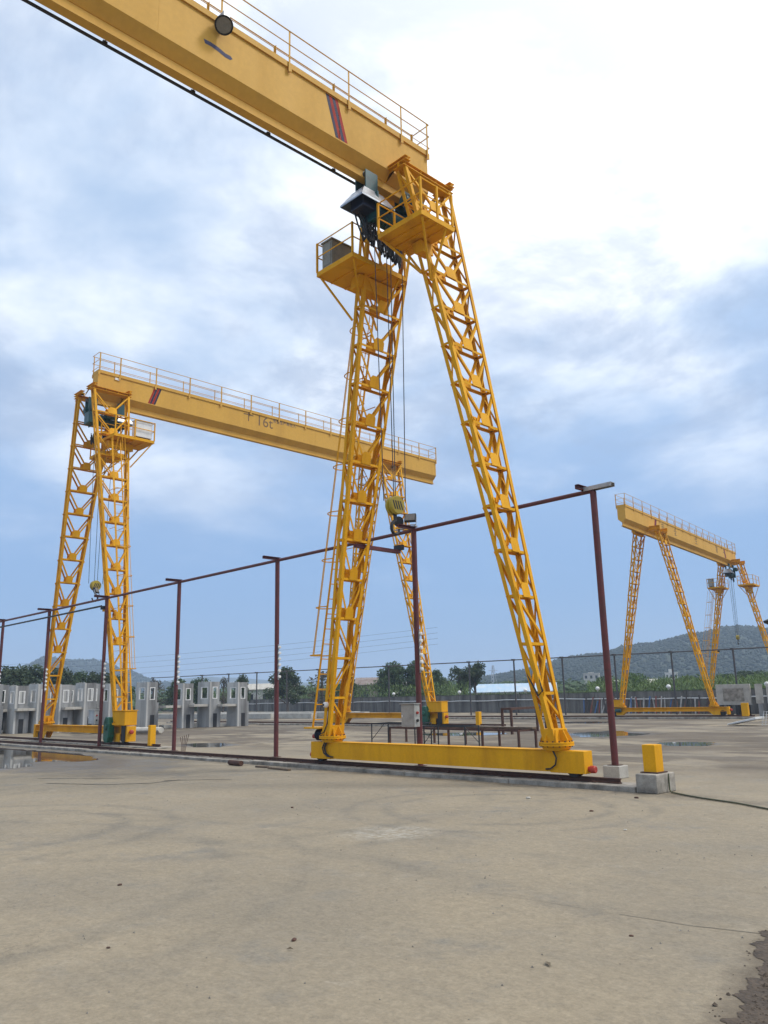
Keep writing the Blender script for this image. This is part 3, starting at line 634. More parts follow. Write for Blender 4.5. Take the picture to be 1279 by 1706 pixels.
    # ---- service platforms on the two legs of the hoist end
    zp = P['zp']; lean = hs - ht
    def legx(z): return hs - lean * (z - zf) / (zlt - zf)
    def platform(sd, xin, xout, ya, yb, open_in=False, box=False):
        lx = legx(zp); xa, xb_ = sorted((sd * (lx - xin), sd * (lx + xout)))
        fl = MB().box(xa, xb_, ya, yb, zp, zp + 0.02).build('platform', YEL, root)
        th = 0.13 * s
        MB().box(xa - .012, xa, ya - .012, yb + .012, zp - 0.01, zp + th).build('toe_board', YEL, fl)
        MB().box(xb_, xb_ + .012, ya - .012, yb + .012, zp - 0.01, zp + th).build('toe_board', YEL, fl)
        MB().box(xa + .001, xb_ - .001, yb, yb + .012, zp - 0.01, zp + th).build('toe_board', YEL, fl)
        MB().box(xa + .001, xb_ - .001, ya - .012, ya, zp - 0.01, zp + th).build('toe_board', YEL, fl)
        jo = MB()
        for k in range(1, 4):
            yj = ya + (yb - ya) * k / 4; jo.box(xa + 0.02, xb_ - 0.02, yj - 0.02, yj + 0.02, zp - 0.05, zp - 0.002)
        jo.build('floor_joist', YEL, fl)
        top = zp + 1.0 * s + 0.02
        for hh in (top, zp + 0.60 * s):
            r_ = MB(); r_.tube([(xa, ya + .03, hh), (xa, yb, hh), (xb_, yb, hh), (xb_, ya + .03, hh)], 0.02 * s, 6)
            r_.build('guard_rail', YEL, fl)
        for px, py in ((xa, ya + .03), (xa, yb), (xb_, yb), (xb_, ya + .03), (xa, (ya + yb) / 2), (xb_, (ya + yb) / 2)):
            MB().bar((px, py, zp + th - .01), (px, py, top + 0.015), 0.05 * s, 0.05 * s).build('guard_post', YEL, fl)
        for yk in (ya + 0.25, yb - 0.08):
            MB().bar((sd * (lx + xout - 0.05), yk, zp - 0.01), (sd * legx(zp - 1.25 * s) + sd * 0.1, min(yk, P['shift'] + 0.8 * s), zp - 1.25 * s), 0.05 * s, 0.05 * s).build('support_strut', YEL, fl)
            MB().bar((sd * (lx - xin + 0.05), yk, zp - 0.01), (sd * legx(zp - 0.9 * s) - sd * 0.15, min(yk, P['shift'] + 0.8 * s), zp - 0.9 * s), 0.05 * s, 0.05 * s).build('support_strut', YEL, fl)
        # solid haunch plate where the chords pass through the floor
        MB().prism((sd * (lx + 0.02), ya + 0.05, 0), (sd * (lx + 0.02), min(yb, P['shift'] + 0.95 * s), 0), X_ * sd, Z_, [(-0.17 * s, zp - 0.06), (0.17 * s, zp - 0.06), (0.24 * s, zp - 0.42 * s), (-0.06, zp - 0.38 * s)]).build('haunch_plate', YEL, fl)
        if box:
            bx0, bx1 = sorted((sd * (lx + xout - 0.08 * s), sd * (lx + xout - 0.50 * s)))
            by0, by1 = P['box_y']
            e_ = MB().box(bx0, bx1, by0, by1, zp + 0.22 * s, zp + 1.02 * s).build('electrical_cabinet', P['boxmat'], fl, bevel=0.012)
            MB().box(bx0 - 0.03, bx1 + 0.03, by0 - 0.03, by1 + 0.03, zp + 1.02 * s, zp + 1.06 * s).build('cabinet_roof', P['boxmat'], e_)
            MB().box(bx0 + .05, bx1 - .05, by1 + .002, by1 + .012, zp + 0.30 * s, zp + 0.95 * s).build('cabinet_door', P['boxmat'], e_)
            MB().box(bx0 + .05, bx1 - .05, by0 + .1, by1 - .1, zp + 0.03, zp + 0.21 * s).build('cabinet_stand', RUST, e_)
    pl = P['plats']
    platform(1, 0.63 * s, 0.87 * s, pl[0], pl[1], box=True)
    platform(-1, 0.60 * s, 0.93 * s, pl[2], pl[3])
    # ---- caged ladder on the outer face of the cabinet leg
    t_off = 0.66 * s
    def lad(z): return legx(z) + t_off
    yl = P.get('lad_y', 0.0); z_a, z_b = zf + 0.25, zp - 0.1
    ld = MB()
    for b in (-1, 1): ld.bar((lad(z_a), yl + b * 0.21 * s, z_a), (lad(z_b), yl + b * 0.21 * s, z_b), 0.05 * s, 0.03 * s)
    ld = ld.build('ladder', YEL, root)
    zr = z_a + 0.2; rme = None
    while zr < z_b:
        if rme is None:
            o_ = MB().tube([(0, -0.20 * s, 0), (0, 0.20 * s, 0)], 0.014 * s, 6).build('rung', YEL, ld, (lad(zr), yl, zr)); rme = o_.data
        else: link('rung', rme, ld, (lad(zr), yl, zr))
        zr += 0.42 * s
    zr = z_a + 2.0 * s; zc0 = zr; cg = 0.62 * s
    ring = [(math.cos(a) * 0.33 * s, math.sin(a) * 0.30 * s) for a in [(-PI / 2 + PI * k / 8) for k in range(9)]]
    hp = [(0.0, -0.23 * s), (0.28 * s, -0.32 * s)] + [(0.28 * s + a, b) for a, b in ring] + [(0.28 * s, 0.32 * s), (0.0, 0.23 * s)]
    while zr < z_b:
        MB().tube([(lad(zr) + a, yl + b, zr) for a, b in hp], 0.017 * s, 5).build('cage_hoop', YEL, ld); zr += 1.35 * s
    for a, b in (hp[2], hp[6], hp[10]):
        MB().tube([(lad(zc0) + a, yl + b, zc0), (lad(z_b) + a, yl + b, z_b)], 0.013 * s, 5).build('cage_strap', YEL, ld)
    zr = z_a + 1.0
    while zr < z_b:
        for b in (-1, 1): MB().bar((legx(zr) + 0.1, yl + b * 0.21 * s, zr), (lad(zr), yl + b * 0.21 * s, zr), 0.035 * s, 0.012).build('ladder_bracket', YEL, ld)
        zr += 2.0
    MB().box(lad(z_a) - 0.40, lad(z_a) + 0.30, yl - 0.3, yl + 0.3, z_a - 0.04, z_a).build('ladder_step', YEL, ld)
    # ---- hoist hanging from the track beam
    hy = P['hoist_y']; hz = zi
    tr = MB(); 
    for b in (-0.75, 0.75):
        for sd in (-1, 1):
            tr.box(sd * 0.19 * s - 0.02, sd * 0.19 * s + 0.02, hy + b * s - 0.22 * s, hy + b * s + 0.22 * s, hz - 0.42 * s, hz + 0.22 * s)
        tr.box(-0.17 * s, 0.17 * s, hy + b * s - 0.06 * s, hy + b * s + 0.06 * s, hz - 0.42 * s, hz - 0.34 * s)
    tr.box(-0.10 * s, 0.10 * s, hy - 0.70 * s, hy + 0.70 * s, hz - 0.44 * s, hz - 0.36 * s)
    for b in (-0.75, 0.75): tr.box(-0.19 * s, 0.19 * s, hy + b * s - 0.1 * s, hy + b * s + 0.1 * s, hz - 0.43 * s, hz - 0.35 * s)
    ho = tr.build('hoist', TEAL, root)
    for b in (-0.75, 0.75):
        for sd in (-1, 1):
            for k in (-0.13, 0.13):
                MB().lathe((sd * 0.165 * s, hy + (b + k) * s, hz + 0.12 * s), -X_ * sd, [(0.03, 0), (0.085 * s, 0), (0.085 * s, 0.05 * s), (0.10 * s, 0.052 * s), (0.10 * s, 0.07 * s)], 14).build('trolley_wheel', ROPE, ho, smooth=True)
    MB().lathe((0, hy - 0.62 * s, hz - 0.80 * s), Y_, [(0.20 * s, 0), (0.34 * s, 0.0), (0.34 * s, 0.07 * s), (0.27 * s, 0.08 * s)] + [(0.27 * s + (0.015 if k % 2 else 0.0), (0.10 + k * 0.022) * s) for k in range(48)] + [(0.34 * s, 1.17 * s), (0.34 * s, 1.24 * s), (0.2 * s, 1.25 * s)], 24).build('rope_drum', TEAL, ho, smooth=True)
    for b in (-0.66, 0.66): MB().box(-0.36 * s, 0.36 * s, hy + b * s - 0.03, hy + b * s + 0.03, hz - 1.16 * s, hz - 0.38 * s).build('drum_bracket', TEAL, ho, bevel=0.02)
    MB().lathe((-0.45 * s, hy - 0.9 * s, hz - 0.30 * s), Y_, [(0.05, 0), (0.17 * s, 0.02), (0.20 * s, 0.08), (0.20 * s, 0.5 * s), (0.15 * s, 0.55 * s), (0.15 * s, 0.7 * s)], 18).build('hoist_motor', TEAL, ho, smooth=True)
    MB().lathe((0.42 * s, hy - 0.2 * s, hz - 0.60 * s), Y_, [(0.05, 0), (0.16 * s, 0.02), (0.18 * s, 0.08), (0.18 * s, 0.6 * s), (0.1 * s, 0.65 * s)], 18).build('travel_motor', TEAL, ho, smooth=True)
    MB().box(-0.30 * s, 0.30 * s, hy - 0.95 * s, hy - 0.66 * s, hz - 1.10 * s, hz - 0.50 * s).build('reducer', TEAL, ho, bevel=0.05)
    # folded sheet metal rain hood over the festoon head
    cy = hy + 0.72 * s; a0, a1 = 0.44 * s, 0.24 * s; b0, b1 = 0.60 * s, 0.34 * s; zh0, zh1 = hz - 0.80 * s, hz - 0.36 * s
    hd = MB(); vs_ = []
    for (aa, bb, z_) in ((a0, b0, zh0), (a0, b0, zh0 + 0.05), (a1, b1, zh1)):
        vs_ += [(-aa, cy - bb, z_), (aa, cy - bb, z_), (aa, cy + bb, z_), (-aa, cy + bb, z_)]
    hd.add(vs_, [(0, 1, 5, 4), (1, 2, 6, 5), (2, 3, 7, 6), (3, 0, 4, 7), (4, 5, 9, 8), (5, 6, 10, 9), (6, 7, 11, 10), (7, 4, 8, 11), (8, 9, 10, 11)])
    vi = [(x * 0.98, cy + (y - cy) * 0.98, z_ - 0.008) for x, y, z_ in vs_]
    hd.add(vi, [(4, 5, 1, 0), (5, 6, 2, 1), (6, 7, 3, 2), (7, 4, 0, 3), (8, 9, 5, 4), (9, 10, 6, 5), (10, 11, 7, 6), (11, 8, 4, 7), (11, 10, 9, 8)])
    hd.build('rain_hood', HOOD, ho)
    MB().box(-0.26 * s, 0.26 * s, cy - 0.40 * s, cy + 0.40 * s, zh0 - 0.14 * s, zh1 - 0.06 * s).build('cable_head', NAVY, ho, bevel=0.03)
    # bundled festoon cables
    rnd = random.Random(11); fl_ = P.get('fest_len', 1.0)
    for k in range(P.get('nfest', 12)):                       # straight drop out of the head
        yk = cy + rnd.uniform(-0.36, 0.30) * s; xk = P['fest_x'] + rnd.uniform(-0.12, 0.12) * s; ye_ = cy + rnd.uniform(-0.40, 0.12) * s; z1_ = zh0 - rnd.uniform(0.55, 0.95) * s * fl_
        MB().tube([(xk, yk, zh0 - 0.05), (xk + rnd.uniform(-.05, .05), yk + (ye_ - yk) * .4, (zh0 + z1_) / 2), (xk + rnd.uniform(-.04, .04), ye_, z1_ + .12), (xk, ye_ - 0.07 * s, z1_), (xk, ye_ - 0.13 * s, z1_ + 0.10 * s)], 0.024 * s, 6).build('festoon_cable', BLACK, ho, smooth=True)
    for k in range(P.get('nfest', 12) * 3):                   # gathered loops, sagging away towards the leg
        t = k / (P.get('nfest', 12) * 3); yk = cy + (0.05 - 1.35 * t) * s; xk = P['fest_x'] + rnd.uniform(-0.09, 0.09) * s
        zb_ = zh0 - (0.75 + 0.45 * t + rnd.uniform(-.06, .06)) * s * fl_; zt_ = zb_ + rnd.uniform(0.30, 0.50) * s * fl_; ww = rnd.uniform(0.06, 0.14) * s
        MB().tube([(xk, yk - ww / 2 + ww * u_, zb_ + (zt_ - zb_) * abs(2 * u_ - 1) ** 2.4) for u_ in [q_ / 10 for q_ in range(11)]], 0.022 * s, 5).build('festoon_cable', BLACK, ho, smooth=True)
    # hook block on four falls of rope
    hk = P['hook_z']; hby = hy + P.get('hook_dy', 0.0)
    for k, (dx, dy) in enumerate(((-0.08, -0.34), (0.08, -0.12), (-0.08, 0.12), (0.08, 0.34))):
        MB().tube([(dx * s, hby + dy * 0.9 * s, hk + 0.1), (dx * s, hby + dy * 1.35 * s, hz - 1.0 * s)], 0.013, 5).build('hoist_rope', ROPE, ho)
    hb = MB()
    hb.lathe((-0.13 * s, hby, hk), X_, [(0.05, 0), (0.22 * s, 0.0), (0.24 * s, 0.03), (0.24 * s, 0.09 * s), (0.20 * s, 0.10 * s), (0.20 * s, 0.16 * s), (0.24 * s, 0.17 * s), (0.24 * s, 0.23 * s), (0.22 * s, 0.26 * s), (0.05, 0.26 * s)], 24)
    hb = hb.build('hook_block', HOOKY, ho, smooth=True)
    for sd in (-1, 1):
        for k in range(4):
            yy = (-0.17 + k * 0.085) * s; xx = sd * (0.13 * s + 0.004)
            MB().add([(xx, hby + yy, hk - 0.12 * s), (xx, hby + yy + 0.045 * s, hk - 0.12 * s), (xx, hby + yy + 0.125 * s, hk + 0.10 * s), (xx, hby + yy + 0.08 * s, hk + 0.10 * s)], [(0, 1, 2, 3)]).build('hazard_stripe', BLACK, hb)
    arc = [(0, hby, hk - 0.20 * s), (0, hby, hk - 0.38 * s)] + [(0, hby + 0.14 * s * math.sin(a) * 1.0, hk - 0.58 * s + 0.16 * s * math.cos(a)) for a in [0.5 + 0.42 * j for j in range(11)]]
    MB().tube(arc, 0.05 * s, 10, 0.028 * s).build('hook', BLACK, hb, smooth=True)
    # festoon track along the girder with hangers
    fx = 0.43 * s * P.get('fest_side', 1)
    MB().box(fx - 0.025 * s, fx + 0.025 * s, P.get('fest_y0', 1.9), y1 - 1.0, zi + 0.155 * s, zi + 0.205 * s).build('festoon_track', BLACK, root)
    yy = 2.6
    while yy < y1 - 1.5:
        h_ = MB().bar((fx, yy, zi + 0.23 * s), (fx * 0.45, yy, zfo - 0.19 * s), 0.022, 0.022); h_.box(fx - 0.03, fx + 0.03, yy - 0.05, yy + 0.05, zi + 0.206 * s, zi + 0.26 * s); h_.build('track_hanger', BLACK, root); yy += 2.15 * s
    # current collector arm towards the conductor line
    az = P['arm_z']; lx = legx(az); sa = P['arm_sd']
    ar = MB().bar((sa * lx, 0.0, az), (sa * lx, P['arm_y'], az), 0.14, 0.10).build('collector_arm', P['armmat'], root)
    MB().box(sa * lx - 0.16, sa * lx + 0.16, P['arm_y'] - 0.06, P['arm_y'] + 0.06, az + 0.05, az + 0.20).build('collector_shoe', BLACK, ar)
    return root, legx

BASE = dict(s=1.0, bays=14)
P1 = dict(BASE, loc=(-14.17, YA, 0), rz=PI, hs=3.70, ht=0.67, zf=0.857, zlt=15.92, zfo=16.08, ztop=17.44, gw=0.25, on=0.42, span=20.6, of=5.0, shift=0.22,
          style='box', bl=4.46, zb=0.241, zbt=0.706, zp=13.52, plats=(-0.18, 1.87, 0.72, 1.92), box_y=(1.0, 1.75), boxmat=paint('cabinet_olive_grey', (0.26, 0.26, 0.22), (0.17, 0.17, 0.15), 0.5),
          hoist_y=1.05, hook_z=6.62, hook_dy=-0.03, fest_x=0.10, fest_y0=1.75, arm_z=6.1, arm_y=-1.75, arm_sd=1, armmat=MAROON)
crane1, lx1 = crane('gantry_crane', 'nearest and largest yellow truss gantry crane, its girder running out of the picture top left', P1)
P2 = dict(BASE, s=1.08, loc=(-39.85, RB, 0), rz=0.0, hs=4.15, ht=0.92, zf=0.985, zlt=17.85, zfo=18.04, ztop=19.28, gw=0.31, on=0.32, span=20.85, of=5.4, shift=0.15, stripe_off=-0.3,
          style='h', bl=5.25, zb=0.165, zbt=0.86, hb=0.33, zp=15.1, plats=(-0.2, 2.0, 0.7, 2.05), box_y=(1.0, 1.9), boxmat=WHITE, drive=1, gear=True,
          hoist_y=0.35, hook_z=7.75, fest_x=-0.2, arm_z=6.15, arm_y=-0.65, arm_sd=1, armmat=YEL, fest_side=-1)
crane2, lx2 = crane('gantry_crane', 'yellow gantry crane on the left lettered 16t, with a green gearbox at its foot', P2)
P3 = dict(BASE, s=0.86, loc=tuple(C3S), rz=PI + PSI, hs=3.195, ht=0.80, zf=0.851, zlt=12.98, zfo=13.28, ztop=14.26, gw=0.275, on=0.8, span=20.41, of=5.1, shift=0.0,
          style='h', bl=4.15, zb=0.243, zbt=0.77, hb=0.28, zp=10.9, plats=(-0.9, 1.2, -0.9, 1.2), box_y=(0.5, 1.1), boxmat=GREYBOX, drive=1, gear=False,
          hoist_y=0.6, hook_z=6.4, fest_x=-0.15, nfest=5, fest_len=0.7, arm_z=5.2, arm_y=-1.2, arm_sd=1, armmat=YEL)
crane3, lx3 = crane('gantry_crane', 'farthest yellow gantry crane, at the right in front of the wooded hill', P3)

# extras on the nearest crane
fl = MB().lathe((-0.50, 6.69, 17.10), Vector((-0.42, 0.28, -0.86)), [(0.05, -0.20), (0.11, -0.19), (0.12, -0.06), (0.17, 0.0), (0.20, 0.07), (0.215, 0.075), (0.215, 0.10), (0.185, 0.102), (0.18, 0.085), (0.05, 0.084)], 24).build('floodlight', BLACK, crane1, smooth=True)
MB().lathe(Vector((-0.50, 6.69, 17.10)) - Vector((-0.42, 0.28, -0.86)).normalized() * 0.10, -Vector((-0.42, 0.28, -0.86)), [(0.05, 0), (0.135, 0.0), (0.135, 0.02), (0.10, 0.022), (0.10, 0.05), (0.135, 0.052), (0.135, 0.07), (0.10, 0.072), (0.10, 0.10), (0.05, 0.11)], 16).build('heat_sink', GALV, fl, smooth=True)
dv = Vector((-0.42, 0.28, -0.86)).normalized()
MB().lathe(Vector((-0.50, 6.69, 17.10)) + dv * 0.088, dv, [(0.01, 0), (0.178, 0.0), (0.175, 0.004)], 20).build('lamp_lens', LENS, fl, smooth=True)
MB().box(-0.62, -0.42, 6.60, 6.78, 17.18, 17.34).build('driver_box', GALV, fl, bevel=0.01)
MB().bar((-0.45, 6.69, 17.32), (-0.27, 6.69, 17.36), 0.04, 0.03).build('lamp_bracket', GALV, fl)
# painted stroke (one) on the web facing the camera: local -x side
st = MB(); pts = [(7.06, 16.64), (6.88, 16.66), (6.66, 16.645), (6.48, 16.60), (6.34, 16.61), (6.28, 16.56), (6.34, 16.50), (6.48, 16.49), (6.66, 16.53), (6.86, 16.555), (7.02, 16.54)]
st.prism((-0.252, 0, 0), (-0.254, 0, 0), Y_, Z_, pts).build('lettering', INK, crane1)
sc_ = MB().lathe((lx1(1.75) + 0.05, 0.30, 1.72), Y_, [(0.04, 0), (0.075, 0.01), (0.075, 0.09), (0.055, 0.12), (0.03, 0.13)], 14).build('security_camera', WHITE, crane1, smooth=True)
MB().lathe((lx1(1.75) + 0.05, 0.435, 1.72), Y_, [(0.035, 0), (0.03, 0.012)], 12).build('camera_lens', BLACK, sc_, smooth=True)
MB().tube([(lx1(1.7) + 0.02, 0.27, 1.66), (lx1(1.5), 0.26, 1.45), (lx1(1.3) - 0.02, 0.29, 1.2), (lx1(1.0) + 0.05, 0.30, 0.98), (lx1(0.9) + 0.2, 0.32, 0.92)], 0.014, 6).build('power_cable', BLACK, crane1, smooth=True)
MB().tube([(-lx1(2.9) + 0.12, 0.33, 2.9), (-lx1(2.3) + 0.12, 0.32, 2.3), (-lx1(1.9) - 0.05, 0.33, 1.85), (-lx1(1.8) - 0.13, 0.30, 1.95), (-lx1(2.2) - .1, 0.30, 2.3)], 0.02, 6).build('power_cable', BLACK, crane1, smooth=True)
# lettering of the left crane: the web towards the camera is local +x
xf = P2['gw'] + 0.003
lettering(crane2, '16t', 0.95, xf, 28.2 - RB, 18.73, 1, BROWNINK, 1.0)
lettering(crane2, '\u5341', 0.80, xf, 27.0 - RB, 18.86, 1, BROWNINK)
lettering(crane2, '\u5b89\u5168\u751f\u4ea7\u8d23\u4efb\u4eba', 0.26, xf, 29.75 - RB, 18.98, 1, INK)
MB().box(0.32, 0.36, 0.62, 0.86, 18.93, 19.05).build('work_lamp', WHITE, crane2)
# characters on the farthest crane: web towards the camera is local -x
for ch_, yy in (('\u5b89', 18.3), ('\u5168', 15.6), ('\u751f', 10.6), ('\u7b2c', 5.0), ('\u4e00', 2.9)):
    lettering(crane3, ch_, 0.62, -P3['gw'] - 0.003, yy, 13.72, -1, BROWNINK)

# ------------------------------------------------------------------ red conductor-line posts
YP = 17.11; ZP = 6.74
PX = [-10.256, -16.368, -23.108, -29.854, -36.459, -43.145, -49.824, -56.5]
def insulators(parent, side=1):
    rk = MB().box(0.085, 0.115, -0.02, 0.02, 2.55, 3.75).build('insulator_rack', GALV, parent)
    for k in range(6):
        z_ = 2.65 + k * 0.20
        MB().lathe((0.12, 0, z_), X_, [(0.02, 0), (0.05, 0.01), (0.05, 0.03), (0.03, 0.04), (0.05, 0.05), (0.05, 0.07), (0.02, 0.08)], 10).build('insulator', WHITE, rk, smooth=True)
def flood(parent, loc, yaw, tilt=-0.35):
    o = MB().box(-0.17, 0.17, -0.05, 0.05, -0.13, 0.13).build('floodlight', BLACK, parent, loc, bevel=0.01); o.rotation_euler = (tilt, 0, yaw)
    MB().box(-0.145, 0.145, -0.058, -0.051, -0.105, 0.105).build('lamp_lens', LENS, o)
    b = MB(); b.box(-0.19, -0.175, -0.02, 0.02, -0.24, 0.02); b.box(0.175, 0.19, -0.02, 0.02, -0.24, 0.02); b.box(-0.19, 0.19, -0.02, 0.02, -0.25, -0.235); b.build('lamp_bracket', GALV, o)
    f_ = MB()
    for k in range(7): f_.box(-0.14 + k * 0.045, -0.135 + k * 0.045, 0.051, 0.085, -0.10, 0.10)
    f_.build('cooling_fin', BLACK, o)
    return o
def control_box(parent, loc, w_, d_, h_, mat):
    o = MB().box(-w_ / 2, w_ / 2, -d_ / 2, d_ / 2, 0, h_).build('control_box', mat, parent, loc, bevel=0.008)
    MB().box(-w_ / 2 - .03, w_ / 2 + .03, -d_ / 2 - .04, d_ / 2 + .01, h_ + .001, h_ + .025).build('box_roof', mat, o)
    MB().box(-w_ / 2 + .03, w_ / 2 - .03, -d_ / 2 - .008, -d_ / 2 - .001, .04, h_ - .05).build('box_door', mat, o)
    MB().box(-w_ / 2 + .04, -w_ / 2 + .07, -d_ / 2 - .03, -d_ / 2 - .008, h_ * .42, h_ * .52).build('door_handle', WHITE, o)
    for z_, mt_ in ((h_ * 0.62, RED), (h_ * 0.28, BLACK)):
        MB().lathe((w_ / 2, 0.0, z_), X_, [(0.04, 0), (0.04, 0.02), (0.03, 0.05)], 12).build('button', mt_, o, smooth=True)
    return o
post_words = ['rightmost red-brown steel post, on a square concrete footing', 'red-brown steel post with floodlight and grey control box behind the near end beam',
              'red-brown steel post standing alone left of the nearest crane ladder', 'red-brown steel post right of the small yellow end stop',
              'red-brown steel post carrying a pale control box beside the green gearbox', 'red-brown steel post in front of the left leg of the 16t crane',
              'red-brown steel post at the left picture edge', 'red-brown steel post beyond the left picture edge']
for i, x in enumerate(PX):
    zb_ = 0.27 if i == 0 else 0.0
    e = tag(empty('steel_post', (x, YP, 0)), post_words[i], 'post', 'red-brown posts of the conductor line')
    MB().tube([(0, 0, zb_), (0, 0, ZP - 0.05)], 0.080, 14).build('pole', MAROON, e, smooth=True)
    MB().box(-0.13, 0.13, -0.13, 0.13, zb_ + 0.001, zb_ + 0.014).build('base_plate', RUST, e)
    if i > 0:
        # channel stub towards the yard
        MB().prism((0, -0.62, ZP - 0.02), (0, 0.12, ZP - 0.02), X_, Z_, [(-0.05, 0), (0.05, 0), (0.05, 0.01), (-0.035, 0.01), (-0.035, 0.09), (0.05, 0.09), (0.05, 0.10), (-0.05, 0.10)]).build('cross_arm', MAROON, e)
        insulators(e)
    if i == 1:
        flood(e, (-0.10, -0.02, ZP + 0.36), 0.55); l_ = MB().lathe((-0.62, 0, ZP + 0.34), Vector((0.6, -0.8, -0.1)), [(0.06, -0.12), (0.14, -0.1), (0.16, 0.06), (0.13, 0.065)], 16).build('floodlight', BLACK, e, smooth=True)
        MB().bar((-0.75, 0, ZP + 0.09), (0.12, 0, ZP + 0.09), 0.10, 0.03).build('lamp_shelf', GALV, e)
        control_box(e, (-0.16, -0.19, 1.06), 0.52, 0.22, 0.62, GREYBOX)
    if i == 4:
        flood(e, (-0.45, -0.35, ZP + 0.36), 2.2); control_box(e, (-0.30, -0.19, 0.98), 0.62, 0.22, 0.60, paint('pale_cabinet', (0.45, 0.47, 0.47), (0.3, 0.3, 0.3), 0.5))
    if i == 0:
        MB().box(-0.21, 0.21, -0.20, 0.20, 0, 0.268).build('footing', CONCW, e, bevel=0.015)
        MB().prism((-0.22, 0, ZP - 0.02), (0.55, 0, ZP - 0.02), Y_, Z_, [(-0.09, 0), (-0.078, 0), (-0.078, 0.085), (0.078, 0.085), (0.078, 0), (0.09, 0), (0.09, 0.10), (-0.09, 0.10)]).build('end_channel', GALV, e)
        MB().prism((-0.25, -0.32, ZP + 0.02), (-0.25, 0.15, ZP + 0.02), X_, Z_, [(-0.05, 0), (0.05, 0), (0.05, 0.01), (-0.035, 0.01), (-0.035, 0.10), (0.05, 0.10), (0.05, 0.11), (-0.05, 0.11)]).build('cross_arm', MAROON, e)
tag(MB().tube([(PX[-1] - 4, YP, ZP - 0.03), (PX[0], YP, ZP - 0.03)], 0.055, 10).build('conductor_pipe', MAROON, smooth=True), 'long red-brown pipe carried across the tops of the red posts', 'pipe')
tag(MB().tube([(PX[-1] - 4, YP - 0.25, ZP - 0.42), (PX[4] + 0.0, YP - 0.25, ZP - 0.42)], 0.045, 8).build('conductor_pipe', BLACK, smooth=True), 'shorter dark conductor bar below the pipe, left of the pale control box', 'conductor bar')

# ------------------------------------------------------------------ loose things in the near yard
hose = [(-8.02, YA + 0.1, 0.34), (-7.98, 15.2, 0.05), (-7.9, 15.1, 0.02), (-7.5, 14.85, 0.02), (-7.09, 14.62, 0.02), (-6.3, 14.3, 0.02), (-5.65, 13.9, 0.02), (-4.6, 13.6, 0.02), (-3.0, 13.5, 0.02)]
tag(MB().tube(hose, 0.015, 8).build('hose', OLIVE, smooth=True), 'thin olive hose trailing right from the concrete end block', 'hose')
tag(MB().tube([(-21.6, 14.28, 0.08), (-20.9, 14.22, 0.08)], 0.075, 12).build('steel_pipe', RUST, smooth=True), 'short rusty pipe offcut lying against the kerb', 'pipe')
for x, y, l_, a, lab in ((-19.9, 14.25, 0.5, 0.1, 'weathered timber offcut beside the rusty pipe at the kerb'), (-18.9, 14.1, 1.1, -0.1, 'long thin batten lying along the kerb left of the near end beam')):
    o = MB().box(-l_ / 2, l_ / 2, -0.05, 0.05, 0.003, 0.05).build('timber_offcut', WOOD, loc=(x, y, 0), rz=a, bevel=0.008); tag(o, lab, 'timber')
def pebble(x, y, r, lab, mat):
    m = MB(); rnd = random.Random(int(x * 100 + y * 7)); n_ = 7
    for k, (rr, hh) in enumerate(((0.75, 0.0), (1.0, 0.3), (0.6, 0.65))):
        m.v += [(math.cos(2 * PI * j / n_) * rr * r * rnd.uniform(.8, 1.2), math.sin(2 * PI * j / n_) * rr * r * rnd.uniform(.5, .8), hh * r * 0.8) for j in range(n_)]
    m.v.append((0, 0, 0.6 * r)); m.f = [(i_ * n_ + j, i_ * n_ + (j + 1) % n_, (i_ + 1) * n_ + (j + 1) % n_, (i_ + 1) * n_ + j) for i_ in range(2) for j in range(n_)] + [(2 * n_ + j, 2 * n_ + (j + 1) % n_, 3 * n_) for j in range(n_)]
    tag(m.build('pebble', mat, loc=(x, y, 0.0), rz=rnd.random() * 3), lab, 'pebble', 'small stones on the yard')
LEAFDRY = paint('dry_leaf', (0.14, 0.11, 0.07), (0.08, 0.06, 0.04), 0.8)
for x, y, r, lab in ((-5.68, 4.4, 0.035, 'small dark stone in the middle of the bare foreground concrete'), (-3.74, 6.27, 0.02, 'tiny stone just above the slab joint'), (-7.78, 12.13, 0.04, 'dark chip on the concrete in front of the near end block'),
                     (-8.05, 14.07, 0.05, 'broken chip just right of the concrete end block'), (-8.7, 4.4, 0.03, 'stone left in the foreground scuff marks'), (-6.63, 3.28, 0.02, 'tiny stone at the lower left of the foreground'),
                     (-9.6, 12.9, 0.06, 'pale mortar lump beside the kerb under the near end beam'), (-12.2, 9.4, 0.04, 'stone halfway between the kerb and the foreground'), (-6.4, 10.8, 0.03, 'small stone right of the pale scuffed patch')):
    pebble(x, y, r, lab, CONCW if 'pale' in lab else RUST)
for x, y, l_, lab in ((-3.82, 5.25, 0.12, 'dry brown leaf on the foreground concrete right of centre'), (-5.5, 4.22, 0.06, 'curled dry leaf below the small dark stone')):
    o = MB().add([(-l_ / 2, 0, 0.004), (0, -l_ * .16, 0.012), (l_ / 2, 0, 0.004), (0, l_ * .16, 0.018), (0, 0, 0.006)], [(0, 1, 4), (1, 2, 4), (2, 3, 4), (3, 0, 4)]).build('dry_leaf', LEAFDRY, loc=(x, y, 0.004), rz=x); tag(o, lab, 'leaf')
m = MB(); rnd = random.Random(5)
for i in range(900):
    if i < 500: x = rnd.uniform(-20, -2); y = rnd.uniform(2.5, 13.5)
    else: x = rnd.uniform(-30, -8.6); y = 14.78 - abs(rnd.gauss(0, 0.25))
    r = rnd.uniform(0.004, 0.014)
    m.add([(x + r, y, 0.001), (x - r * .5, y + r * .8, 0.001), (x - r * .6, y - r * .8, 0.001), (x, y, r * 1.1)], [(0, 1, 3), (1, 2, 3), (2, 0, 3)])
stuff(m.build('grit', CONC), 'fine grit scattered over the concrete and along the kerb', 'grit')
